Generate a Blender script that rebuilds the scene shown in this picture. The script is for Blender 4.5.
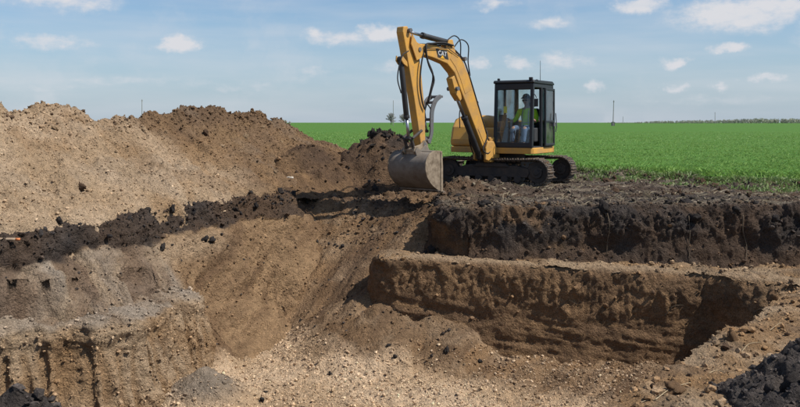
import bpy, bmesh, math, random
import numpy as np
from mathutils import Vector, Matrix

for o in list(bpy.data.objects):
    bpy.data.objects.remove(o, do_unlink=True)
SC = bpy.context.scene
COL = SC.collection
R = math.radians

# ------------------------------------------------------------------ camera
CAM_H = 1.6
cam_d = bpy.data.cameras.new('camera')
cam_d.sensor_width = 36.0
cam_d.lens = 36.0 * 780.0 / 800.0
cam_d.shift_y = -81.0 / 800.0
cam_d.clip_start = 0.1
cam_d.clip_end = 12000.0
cam = bpy.data.objects.new('camera', cam_d)
cam.location = (0, 0, CAM_H)
cam.rotation_euler = (R(90), 0, 0)
COL.objects.link(cam)
SC.camera = cam

# ------------------------------------------------------------------ light
SUN_AZ = math.atan2(0.94, -0.32)      # clockwise from +Y
SUN_EL = R(53)
sun_dir = Vector((math.sin(SUN_AZ) * math.cos(SUN_EL), math.cos(SUN_AZ) * math.cos(SUN_EL), math.sin(SUN_EL)))
sun_d = bpy.data.lights.new('sun', 'SUN')
sun_d.energy = 4.9
sun_d.angle = R(0.53)
sun_d.color = (1.0, 0.955, 0.89)
sun = bpy.data.objects.new('sun', sun_d)
sun.rotation_euler = sun_dir.to_track_quat('Z', 'Y').to_euler()
sun.location = (30, -15, 40)
COL.objects.link(sun)

world = bpy.data.worlds.new('World')
SC.world = world
world.use_nodes = True
def build_world():
    nt = world.node_tree
    N, L = nt.nodes, nt.links
    N.clear()
    out = N.new('ShaderNodeOutputWorld')
    bg = N.new('ShaderNodeBackground'); bg.inputs['Strength'].default_value = 0.10
    sky = N.new('ShaderNodeTexSky'); sky.sky_type = 'NISHITA'
    sky.sun_disc = False
    sky.sun_elevation = SUN_EL
    sky.sun_rotation = SUN_AZ
    sky.altitude = 200
    sky.air_density = 1.0
    sky.dust_density = 0.6
    sky.ozone_density = 2.2
    tc = N.new('ShaderNodeTexCoord')
    sep = N.new('ShaderNodeSeparateXYZ'); L.new(tc.outputs['Generated'], sep.inputs[0])
    def math_(op, a, b=None, c=None, clamp=False):
        m = N.new('ShaderNodeMath'); m.operation = op; m.use_clamp = clamp
        for i, v in enumerate((a, b, c)):
            if v is None: continue
            if isinstance(v, (int, float)): m.inputs[i].default_value = v
            else: L.new(v, m.inputs[i])
        return m.outputs[0]
    az = math_('ARCTAN2', sep.outputs[0], sep.outputs[1])
    el = math_('ARCSINE', sep.outputs[2])
    comb = N.new('ShaderNodeCombineXYZ'); L.new(az, comb.inputs[0]); L.new(el, comb.inputs[1])
    # wispy warp of the sky coordinates
    nz = N.new('ShaderNodeTexNoise'); nz.inputs['Scale'].default_value = 26; nz.inputs['Detail'].default_value = 7
    nz.inputs['Roughness'].default_value = 0.62
    L.new(comb.outputs[0], nz.inputs['Vector'])
    sub = N.new('ShaderNodeVectorMath'); sub.operation = 'SUBTRACT'; L.new(nz.outputs['Color'], sub.inputs[0]); sub.inputs[1].default_value = (.5, .5, .5)
    scl = N.new('ShaderNodeVectorMath'); scl.operation = 'MULTIPLY'; L.new(sub.outputs[0], scl.inputs[0]); scl.inputs[1].default_value = (0.075, 0.030, 0)
    add = N.new('ShaderNodeVectorMath'); add.operation = 'ADD'; L.new(comb.outputs[0], add.inputs[0]); L.new(scl.outputs[0], add.inputs[1])
    # individual small cumulus: azimuth, elevation, half width, half height, density
    clouds = [(60, -2, 62, 14, .62), (52, 42, 40, 9, .55), (178, 43, 24, 10, .85), (338, 36, 46, 9, .62), (382, 31, 26, 11, .80),
              (640, 6, 34, 10, .78), (735, 14, 58, 18, .80), (780, 8, 40, 16, .72), (724, 48, 18, 6, .7), (676, 62, 15, 7, .7), (770, 77, 20, 6, .62),
              (678, 87, 14, 5, .6), (724, 86, 12, 5, .55), (548, 24, 26, 7, .5), (560, 58, 36, 11, .5), (594, 84, 14, 6, .55), (520, 62, 18, 8, .6),
              (476, 64, 14, 7, .6), (492, 3, 30, 7, .5), (310, 72, 46, 10, .35), (392, 68, 22, 9, .4), (120, 80, 90, 7, .30), (45, 86, 60, 6, .3),
              (240, 86, 80, 7, .28), (700, 100, 110, 6, .25), (430, 100, 120, 6, .22), (860, 30, 60, 20, .7), (-60, 30, 60, 16, .6)]
    total = None
    for px, py, w, h, dens in clouds:
        dx, dz = (px - 400) / 780.0, (122 - py) / 780.0
        a = math.atan2(dx, 1.0); e = math.asin(dz / math.sqrt(1 + dx * dx + dz * dz))
        s1 = N.new('ShaderNodeVectorMath'); s1.operation = 'SUBTRACT'; L.new(add.outputs[0], s1.inputs[0]); s1.inputs[1].default_value = (a, e, 0)
        s2 = N.new('ShaderNodeVectorMath'); s2.operation = 'MULTIPLY'; L.new(s1.outputs[0], s2.inputs[0]); s2.inputs[1].default_value = (780.0 / w / 1.25, 780.0 / h / 1.25, 0)
        ln = N.new('ShaderNodeVectorMath'); ln.operation = 'LENGTH'; L.new(s2.outputs[0], ln.inputs[0])
        mr = N.new('ShaderNodeMapRange'); mr.interpolation_type = 'SMOOTHSTEP'
        L.new(ln.outputs['Value'], mr.inputs[0])
        mr.inputs[1].default_value = 0.15; mr.inputs[2].default_value = 1.1; mr.inputs[3].default_value = dens; mr.inputs[4].default_value = 0
        total = mr.outputs[0] if total is None else math_('MAXIMUM', total, mr.outputs[0])
    nf = N.new('ShaderNodeTexNoise'); nf.inputs['Scale'].default_value = 48; nf.inputs['Detail'].default_value = 9; nf.inputs['Roughness'].default_value = .6
    mpf = N.new('ShaderNodeMapping'); mpf.inputs['Scale'].default_value = (1, 1.9, 1); L.new(comb.outputs[0], mpf.inputs[0]); L.new(mpf.outputs[0], nf.inputs['Vector'])
    fl = math_('MULTIPLY_ADD', nf.outputs['Fac'], 1.15, -.60)
    gate = math_('MULTIPLY', total, 2.2, clamp=True)
    tt = math_('ADD', total, math_('MULTIPLY', fl, gate))
    cr = N.new('ShaderNodeMapRange'); cr.interpolation_type = 'SMOOTHSTEP'; L.new(tt, cr.inputs[0]); cr.inputs[1].default_value = .06; cr.inputs[2].default_value = .84; cr.inputs[3].default_value = 0; cr.inputs[4].default_value = .92
    total = cr.outputs[0]
    # the same kind of broken cloud over the rest of the dome, and a thin veil
    n2 = N.new('ShaderNodeTexNoise'); n2.inputs['Scale'].default_value = 5.5; n2.inputs['Detail'].default_value = 6; n2.inputs['Roughness'].default_value = .55
    L.new(add.outputs[0], n2.inputs['Vector'])
    m2 = N.new('ShaderNodeMapRange'); m2.interpolation_type = 'SMOOTHSTEP'
    L.new(n2.outputs['Fac'], m2.inputs[0]); m2.inputs[1].default_value = .54; m2.inputs[2].default_value = .82; m2.inputs[3].default_value = 0; m2.inputs[4].default_value = .55
    total = math_('MAXIMUM', total, m2.outputs[0])
    mp = N.new('ShaderNodeMapping'); mp.inputs['Scale'].default_value = (5, 34, 1); L.new(comb.outputs[0], mp.inputs[0])
    n3 = N.new('ShaderNodeTexNoise'); n3.inputs['Scale'].default_value = 1.0; n3.inputs['Detail'].default_value = 5
    L.new(mp.outputs[0], n3.inputs['Vector'])
    m3 = N.new('ShaderNodeMapRange'); L.new(n3.outputs['Fac'], m3.inputs[0])
    m3.inputs[1].default_value = .38; m3.inputs[2].default_value = .75; m3.inputs[3].default_value = 0; m3.inputs[4].default_value = .32
    total = math_('ADD', total, m3.outputs[0], clamp=True)
    tint = N.new('ShaderNodeMix'); tint.data_type = 'RGBA'; tint.blend_type = 'MULTIPLY'; tint.inputs[0].default_value = 1.0
    L.new(sky.outputs[0], tint.inputs[6]); tint.inputs[7].default_value = SKY_TINT
    hz = N.new('ShaderNodeMapRange'); L.new(sep.outputs[2], hz.inputs[0]); hz.interpolation_type = 'SMOOTHSTEP'
    hz.inputs[1].default_value = -.05; hz.inputs[2].default_value = .22; hz.inputs[3].default_value = .85; hz.inputs[4].default_value = 0
    hzm = N.new('ShaderNodeMix'); hzm.data_type = 'RGBA'; L.new(hz.outputs[0], hzm.inputs[0]); L.new(tint.outputs[2], hzm.inputs[6]); hzm.inputs[7].default_value = HAZE_COL
    mix = N.new('ShaderNodeMix'); mix.data_type = 'RGBA'
    L.new(total, mix.inputs[0]); L.new(hzm.outputs[2], mix.inputs[6]); mix.inputs[7].default_value = CLOUD_COL
    L.new(mix.outputs[2], bg.inputs['Color']); L.new(bg.outputs[0], out.inputs['Surface'])
SKY_TINT = (0.90, 1.06, 1.17, 1)
HAZE_COL = (4.2, 5.1, 6.3, 1)
CLOUD_COL = (7.0, 7.1, 7.5, 1)
build_world()

vs = SC.view_settings
vs.view_transform = 'Standard'
vs.look = 'None'
vs.exposure = 0.0
vs.gamma = 1.0
vs.use_curve_mapping = False
SC.render.engine = 'CYCLES'
SC.render.resolution_x = 1024
SC.render.resolution_y = 521

# ------------------------------------------------------------------ numpy noise
rs = np.random.RandomState(7)
PERM = np.concatenate([rs.permutation(256)] * 2).astype(np.int32)
_g = rs.normal(size=(256, 3)); GR = (_g / np.linalg.norm(_g, axis=1)[:, None]).astype(np.float32)
def pn(P):
    P = np.asarray(P, np.float32)
    I = np.floor(P).astype(np.int32); f = P - I; I &= 255
    u = f * f * f * (f * (f * 6 - 15) + 10)
    tot = np.zeros(len(P), np.float32)
    for a in (0, 1):
        wx = u[:, 0] if a else 1 - u[:, 0]
        ha = PERM[(I[:, 0] + a) & 255]
        for b in (0, 1):
            wy = u[:, 1] if b else 1 - u[:, 1]
            hb = PERM[(ha + I[:, 1] + b) & 255]
            for c in (0, 1):
                wz = u[:, 2] if c else 1 - u[:, 2]
                g = GR[PERM[(hb + I[:, 2] + c) & 255]]
                d = g[:, 0] * (f[:, 0] - a) + g[:, 1] * (f[:, 1] - b) + g[:, 2] * (f[:, 2] - c)
                tot += wx * wy * wz * d
    return tot * 1.5
def fbm(P, scale=1.0, octv=4, gain=.5, off=0.0):
    P = np.asarray(P, np.float32) * scale + off
    a, t = 1.0, 0.0
    for k in range(octv):
        t = t + a * pn(P); P = P * 2.03 + 17.7; a *= gain
    return t
def billow(P, scale=1.0, octv=3, gain=.5, off=0.0):
    """rounded lumps with sharp creases between, about -0.5 .. 0.5"""
    P = np.asarray(P, np.float32) * scale + off
    a, t, s = 1.0, 0.0, 0.0
    for k in range(octv):
        t = t + a * np.abs(pn(P)); s += a * .33; P = P * 2.07 + 11.3; a *= gain
    return t - s
def sstep(a, b, x):
    t = np.clip((x - a) / (b - a), 0, 1); return t * t * (3 - 2 * t)
def lerp(a, b, t): return a + (b - a) * t

# ------------------------------------------------------------------ materials
def new_mat(name):
    m = bpy.data.materials.new(name); m.use_nodes = True
    return m, m.node_tree.nodes, m.node_tree.links, m.node_tree.nodes['Principled BSDF']
def soil_mat(name, base=None, bump=.5, scale=1.0, rough=.95):
    """loose earth: colour from the soil attribute (or a fixed soil colour), grain and crumbs from noise"""
    m, N, L, b = new_mat(name)
    tc = N.new('ShaderNodeTexCoord')
    def noise(sc, det, ro=.6):
        n = N.new('ShaderNodeTexNoise'); n.inputs['Scale'].default_value = sc * scale; n.inputs['Detail'].default_value = det; n.inputs['Roughness'].default_value = ro
        L.new(tc.outputs['Object'], n.inputs['Vector']); return n
    if base is None:
        at = N.new('ShaderNodeAttribute'); at.attribute_name = 'soil'; col = at.outputs['Color']
    else:
        rg = N.new('ShaderNodeRGB'); rg.outputs[0].default_value = (*base, 1); col = rg.outputs[0]
    n1 = noise(9, 6); r1 = N.new('ShaderNodeMapRange'); L.new(n1.outputs['Fac'], r1.inputs[0]); r1.inputs[1].default_value = .3; r1.inputs[2].default_value = .7; r1.inputs[3].default_value = .72; r1.inputs[4].default_value = 1.25
    n2 = noise(55, 4, .7); r2 = N.new('ShaderNodeMapRange'); L.new(n2.outputs['Fac'], r2.inputs[0]); r2.inputs[1].default_value = .3; r2.inputs[2].default_value = .72; r2.inputs[3].default_value = .50; r2.inputs[4].default_value = 1.42
    mu = N.new('ShaderNodeMath'); mu.operation = 'MULTIPLY'; L.new(r1.outputs[0], mu.inputs[0]); L.new(r2.outputs[0], mu.inputs[1])
    mx = N.new('ShaderNodeVectorMath'); mx.operation = 'SCALE'; L.new(col, mx.inputs[0]); L.new(mu.outputs[0], mx.inputs['Scale'])
    L.new(mx.outputs[0], b.inputs['Base Color'])
    b.inputs['Roughness'].default_value = rough
    b.inputs['Specular IOR Level'].default_value = .12
    def voro(sc):
        v = N.new('ShaderNodeTexVoronoi'); v.inputs['Scale'].default_value = sc * scale
        w = N.new('ShaderNodeVectorMath'); w.operation = 'MULTIPLY_ADD'; L.new(n1.outputs['Color'], w.inputs[0]); w.inputs[1].default_value = (.10, .10, .10); L.new(tc.outputs['Object'], w.inputs[2])
        L.new(w.outputs[0], v.inputs['Vector']); return v
    n3 = noise(30, 6, .75); v1 = voro(21); v2 = voro(52)
    def madd(a, k, c):
        q = N.new('ShaderNodeMath'); q.operation = 'MULTIPLY_ADD'; L.new(a, q.inputs[0]); q.inputs[1].default_value = k; L.new(c, q.inputs[2]); return q.outputs[0]
    hgt = madd(v1.outputs['Distance'], -.75, n3.outputs['Fac']); hgt = madd(v2.outputs['Distance'], -.38, hgt)
    bp = N.new('ShaderNodeBump'); bp.inputs['Strength'].default_value = min(1, bump * 1.7); bp.inputs['Distance'].default_value = .055
    L.new(hgt, bp.inputs['Height']); L.new(bp.outputs[0], b.inputs['Normal'])
    return m
M_SOIL = soil_mat('loose_soil')
M_CLODS = soil_mat('soil_crumbs', bump=.25)

TAN = np.array([.445, .322, .207]); TAN2 = np.array([.375, .260, .156]); OCH = np.array([.315, .190, .095])
BRN = np.array([.186, .113, .062]); DBR = np.array([.112, .071, .045]); BLK = np.array([.047, .040, .036]); BLK2 = np.array([.078, .063, .053])
GRY = np.array([.33, .265, .20]); STRAW = np.array([.33, .27, .19])
def cmix(a, b, t):
    t = np.clip(np.asarray(t), 0, 1)[:, None]
    return np.asarray(a) * (1 - t) + np.asarray(b) * t

# ------------------------------------------------------------------ object helpers
def tag(o, label=None, cat=None, group=None, kind=None):
    if label: o['label'] = label
    if cat: o['category'] = cat
    if group: o['group'] = group
    if kind: o['kind'] = kind
    return o
def mesh_np(name, V, Fq, mat, colors=None, smooth=True, parent=None, tris=False):
    V = np.asarray(V, np.float32); Fq = np.asarray(Fq, np.int32)
    me = bpy.data.meshes.new(name)
    k = 3 if tris else 4
    me.vertices.add(len(V)); me.vertices.foreach_set('co', V.ravel())
    me.loops.add(Fq.size); me.loops.foreach_set('vertex_index', Fq.ravel())
    me.polygons.add(len(Fq)); me.polygons.foreach_set('loop_start', np.arange(0, Fq.size, k, dtype=np.int32))
    me.polygons.foreach_set('use_smooth', np.full(len(Fq), bool(smooth)))
    if colors is not None:
        at = me.attributes.new('soil', 'FLOAT_COLOR', 'POINT')
        at.data.foreach_set('color', np.concatenate([colors, np.ones((len(V), 1))], 1).astype(np.float32).ravel())
    me.update(calc_edges=True)
    me.materials.append(mat)
    o = bpy.data.objects.new(name, me); COL.objects.link(o)
    if parent is not None: o.parent = parent
    return o
def grid_faces(nu, nv, keep=None):
    i = np.arange(nu - 1)[:, None] * nv + np.arange(nv - 1)[None, :]
    F = np.stack([i, i + nv, i + nv + 1, i + 1], -1).reshape(-1, 4)
    if keep is not None:
        k = keep.ravel()[F].all(1); F = F[k]
    return F
def grid_normals(P, nu, nv):
    G = P.reshape(nu, nv, 3)
    n = np.cross(np.gradient(G, axis=0), np.gradient(G, axis=1)).reshape(-1, 3)
    n /= np.linalg.norm(n, axis=1)[:, None] + 1e-9
    return n
def compact(V, F, C):
    used = np.unique(F); mp = np.full(len(V), -1, np.int64); mp[used] = np.arange(len(used))
    return V[used], mp[F], (C[used] if C is not None else None)

# ------------------------------------------------------------------ layout of the dig
def smooth_path(pts, step, it=2):
    p = np.array(pts, float)
    for _ in range(it):                     # Chaikin corner cutting
        q = np.empty((2 * len(p), p.shape[1])); q[0::2] = p * .0; 
        a, b = p[:-1], p[1:]
        q = np.empty((2 * len(a) + 2, p.shape[1])); q[0] = p[0]; q[-1] = p[-1]
        q[1:-1:2] = .75 * a + .25 * b; q[2:-1:2] = .25 * a + .75 * b
        p = q
    d = np.concatenate([[0], np.cumsum(np.linalg.norm(np.diff(p[:, :2], axis=0), axis=1))])
    n = int(d[-1] / step) + 1
    s = np.linspace(0, d[-1], n)
    return np.stack([np.interp(s, d, p[:, k]) for k in range(p.shape[1])], 1), s
T = np.array([.383, .924]); NR = np.array([.924, -.383]); P00 = np.array([-5.66, 11.0])
def sd_left(x, y):                          # along / across the left cut edge (d > 0: pit side)
    dx, dy = x - P00[0], y - P00[1]
    return dx * T[0] + dy * T[1], dx * NR[0] + dy * NR[1]
# inner pit edge (columns: x, y, top z), travelled with the pit on the right hand
PIT_EDGE = [(-.15, 16.3, -1.05), (-.42, 15.7, -.98), (-.50, 15.05, -.93), (-.36, 14.72, -.90), (.35, 14.64, -.90), (2.0, 14.42, -.97), (3.6, 14.18, -1.02), (5.2, 13.98, -1.05), (5.62, 13.85, -1.05), (5.95, 13.45, -1.05), (6.75, 13.15, -1.05),
            (6.53, 12.7, -1.05), (5.74, 11.8, -1.05), (4.9, 10.6, -1.05), (4.23, 9.8, -1.05), (3.55, 9.07, -1.05), (2.98, 8.4, -1.05), (2.53, 7.86, -1.05), (2.05, 7.2, -1.05), (1.2, 6.2, -1.05), (-.5, 5.5, -1.05), (-4.0, 5.4, -1.05)]
BANK_EDGE = [(1.55, 19.2, -.02), (1.1, 18.4, -.05), (.86, 17.4, -.06), (.80, 16.2, -.05), (.84, 15.35, -.05), (1.15, 15.06, -.04), (2.4, 14.98, -.03), (5.0, 15.05, 0), (9.0, 15.0, 0), (15.0, 15.05, 0)]
NEAR_EDGE = [(-8.6, 9.0, -1.10), (-6.7, 9.6, -1.12), (-5.5, 10.15, -1.14), (-4.9, 10.50, -1.18), (-4.4, 10.78, -1.22), (-4.02, 11.15, -1.26), (-3.86, 11.7, -1.27), (-3.72, 12.3, -1.28), (-3.52, 12.95, -1.28), (-3.45, 13.3, -1.32), (-3.72, 13.75, -1.34), (-4.5, 14.1, -1.30)]
near_path, near_s = smooth_path(NEAR_EDGE, .022)
pit_path, pit_s = smooth_path(PIT_EDGE, .028)
bank_path, bank_s = smooth_path(BANK_EDGE, .026)

def floor_z(x, y):
    u = (x + 1.9) * .555 + (y - 15.0) * .832
    w = -(x + 1.9) * .832 + (y - 15.0) * .555          # across the ramp, + to the left
    ramp = -2.62 + .69 * u + .05 * np.maximum(w, 0) ** 1.5
    ramp = np.minimum(ramp, -.30 + .10 * (u - 3.3))
    ramp = np.minimum(ramp, -.02)
    ramp = ramp - 1.6 * np.maximum(0, -1.45 - w) * sstep(16.2, 15.2, y)
    fl = np.full_like(x, -2.67)
    k = .25
    h = np.clip(.5 + .5 * (ramp - fl) / k, 0, 1)
    z = fl * (1 - h) + ramp * h + k * h * (1 - h)
    # soil heaped against the end of the bench
    yf = 14.62 - .13 * x
    tal = -1.84 - .34 * np.maximum(x + .4, 0) - .75 * np.maximum(-.5 - x, 0) - .58 * np.maximum(0, yf - .22 - y) - .10 * np.maximum(0, yf - .22 - y) ** .5
    z = np.where(y < 15.6, np.maximum(z, tal - .9 * np.maximum(0, y - 15.0)), z)
    z = np.where((x < .2) & (y < 16.6), np.maximum(z, -1.52 - .55 * np.hypot((x + .45) / 1.0, (y - 15.35) / 1.15)), z)
    z = np.maximum(z, -.82 - .75 * np.hypot((x - .85) / .55, (y - 16.3) / 1.2))
    # fresh grey heap at the foot of the near left bank
    z = np.maximum(z, -2.18 - .62 * np.hypot(x + 3.02, y - 12.0) + .05)
    z = np.maximum(z, -2.12 - .80 * np.hypot((x + 3.35) / .9, (y - 13.45) / 1.1))
    return z
def inside_pit(x, y):
    poly = np.concatenate([pit_path[::12, :2], [[-7.2, 5.4], [-8.0, 5.6]], np.array([P00 + T * s for s in np.arange(-5.2, 9.8, .4)]), [[-.9, 20.1], [1.4, 19.0]], [[.86, 17.6], [.80, 16.2]]])
    ins = np.zeros(x.shape, bool)
    j = len(poly) - 1
    for i in range(len(poly)):
        xi, yi = poly[i]; xj, yj = poly[j]
        if yi != yj:
            ins ^= ((yi > y) != (yj > y)) & (x < (xj - xi) * (y - yi) / (yj - yi) + xi)
        j = i
    return ins
def path_side(x, y, path, stride=6):
    """signed distance to a path, > 0 on its right hand"""
    p = path[::stride, :2]; t = np.gradient(p, axis=0); t /= np.linalg.norm(t, axis=1)[:, None]
    out = np.empty(len(x))
    for a in range(0, len(x), 20000):
        X = np.stack([x[a:a + 20000], y[a:a + 20000]], 1)
        d2 = ((X[:, None, :] - p[None]) ** 2).sum(-1); i = d2.argmin(1)
        v = X - p[i]; s = v[:, 0] * t[i, 1] - v[:, 1] * t[i, 0]
        ds = np.sqrt(d2[np.arange(len(X)), i]); out[a:a + 20000] = np.where(ds < .5, s, ds * np.sign(s))
    return out
def field_edge(x): return np.clip(26.3 - .95 * (x - 5.8), 20.8, 27.2)

# ------------------------------------------------------------------ the ground sheet (coarse, reaches the horizon, lies under the modelled earth)
def build_ground():
    far = np.array([60, 120, 300, 800, 2500, 9000.])
    xs = np.concatenate([-far[::-1] - 14, np.arange(-16, 16.01, .25), far + 14])
    ys = np.concatenate([-far[::-1] - 6, np.arange(-4, 28.01, .25), far + 28])
    X, Y = np.meshgrid(xs, ys, indexing='ij')
    x, y = X.ravel(), Y.ravel()
    z = np.full(len(x), -.10)
    z[(np.abs(x) < 15.5) & (y > 2) & (y < 8)] = -1.6
    bench = (path_side(x, y, bank_path) > -.1) & (x > .5) & (x < 15.5) & (y > 4.6) & (y < 15.5)
    z[bench] = -1.2
    ins = inside_pit(x, y)
    z[ins] = floor_z(x[ins], y[ins]) - .12
    s, d = sd_left(x, y)
    z[(s < 9) & (s > -4) & (d > -.5) & (d < 1.2) & (y > 8)] -= .5
    Z = z.reshape(X.shape)
    E = Z.copy()
    for a in range(-2, 3):
        for b in range(-2, 3):
            E = np.minimum(E, np.roll(np.roll(Z, a, 0), b, 1))
    core = (np.abs(X) < 15) & (Y > -3) & (Y < 27)
    Z = np.where(core, E, Z)
    P = np.stack([x, y, Z.ravel()], 1)
    c = cmix(DBR, BLK2, .5 + fbm(P, .4, 3))
    o = mesh_np('ground', P, grid_faces(len(xs), len(ys)), M_SOIL, c)
    tag(o, kind='structure')
build_ground()

TERR = {}          # piece -> (verts, normals, colours) for scattering crumbs
def finish(name, P, nu, nv, colors, keep=None, **kw):
    F = grid_faces(nu, nv, keep)
    V2, F2, C2 = compact(P, F, colors)
    n = grid_normals(P, nu, nv)
    n2 = n[np.unique(F)]
    if n2[:, 2].mean() < 0:
        n2 = -n2; F2 = F2[:, ::-1]
    o = mesh_np(name, V2, F2, M_SOIL, C2)
    TERR[name] = (V2, n2, C2, o)
    tag(o, **kw)
    return o
def sweep_points(path, prof_fn, M):
    """prof_fn(i arrays) -> control (d, z) arrays (n, k); resampled to M points by arc length"""
    t = np.gradient(path[:, :2], axis=0); t /= np.linalg.norm(t, axis=1)[:, None]
    nr = np.stack([t[:, 1], -t[:, 0]], 1)
    D, Z = prof_fn()
    n, k = D.shape
    seg = np.sqrt(np.diff(D.mean(0)) ** 2 + np.diff(Z.mean(0)) ** 2); cum = np.concatenate([[0], np.cumsum(seg)])
    q = np.linspace(0, cum[-1], M)
    idx = np.clip(np.searchsorted(cum, q, side='right') - 1, 0, k - 2)
    w = (q - cum[idx]) / (cum[idx + 1] - cum[idx])
    d = D[:, idx] * (1 - w) + D[:, idx + 1] * w
    z = Z[:, idx] * (1 - w) + Z[:, idx + 1] * w
    # round the corners of the profile a little
    for A in (d, z):
        for _ in range(3):
            A[:, 1:-1] = .25 * A[:, :-2] + .5 * A[:, 1:-1] + .25 * A[:, 2:]
    P = np.stack([path[:, 0:1] + nr[:, 0:1] * d, path[:, 1:2] + nr[:, 1:2] * d, z], -1)
    return P.reshape(-1, 3), d.ravel(), np.repeat(np.arange(n), M), nr

# ---- pit floor and ramp
def build_floor():
    xs = np.arange(-5.6, 7.0, .028); ys = np.arange(8.2, 20.6, .03)
    X, Y = np.meshgrid(xs, ys, indexing='ij'); x, y = X.ravel(), Y.ravel()
    z = floor_z(x, y)
    P = np.stack([x, y, z], 1)
    u = (x + 1.9) * .555 + (y - 15.0) * .832
    ramp = sstep(-.3, .5, u)
    w = -(x + 1.9) * .832 + (y - 15.0) * .555
    Q = np.stack([u * .35, w, z * 0], 1)
    heap = sstep(.75, .35, np.hypot(x + 3.02, y - 12.0))
    amp = lerp(.055, .05, ramp) * (1 - .7 * heap)
    z = z + amp * fbm(P, 1.4, 3) + .065 * (1 - .5 * heap) * (1 - .45 * ramp) * billow(P, 5.0, 4, .66) + .07 * ramp * fbm(Q * [.5, 1, 1], 3.0, 4, .55)
    upper = sstep(2.6, 3.6, u)
    z = z + upper * (.16 * billow(P, 1.6, 4, .55) + .06 * fbm(P, 4, 3))
    rise = sstep(-2.52, -2.22, floor_z(x, y) + .10 * fbm(P, 1.2, 3)) * (1 - heap)
    P[:, 2] = z
    c = cmix(TAN * 1.45, TAN2 * 1.35, .4 + 1.2 * fbm(P, .8, 3))
    c = cmix(c, lerp(BRN, OCH, .22), np.clip(np.maximum(ramp * .9, rise), 0, 1) * (.95 + .35 * fbm(P, 1.1, 3)))
    c = cmix(c, DBR * 1.15, ramp * sstep(-.2, .4, fbm(np.stack([u * .12, w * 1.1, u * 0], 1), 2.4, 4, off=9)) * .6)
    c = cmix(c, OCH * 1.1, ramp * sstep(.1, .5, fbm(np.stack([u * .12, w * 1.1, u * 0], 1), 2.0, 3, off=29)) * .5)
    side = sstep(.2, 1.2, w) * ramp
    c = cmix(c, OCH, side * .45)
    c = cmix(c, DBR, upper * (.62 + .7 * fbm(P, 1.3, 3)))
    tal = sstep(-2.5, -2.2, z) * sstep(1.5, -.2, np.abs(x - .3)) * (y < 14.8)
    c = cmix(c, lerp(BRN, TAN2, .22), tal * .9)
    c = cmix(c, GRY * .72, heap * .9)
    c = cmix(c, TAN * 1.05, sstep(.1, .6, fbm(P, 2.3, 3)) * .25)
    sl, dl = sd_left(x, y); keep = (y > 10.6) & (dl > -.2) & (path_side(x, y, pit_path) > -.35) & (path_side(x, y, bank_path) > -.9)
    keep |= (y > 15.2) & (x < 1.5) & (dl > -.2)
    finish('pit_floor', P, len(xs), len(ys), c, keep, kind='structure')
build_floor()

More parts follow.
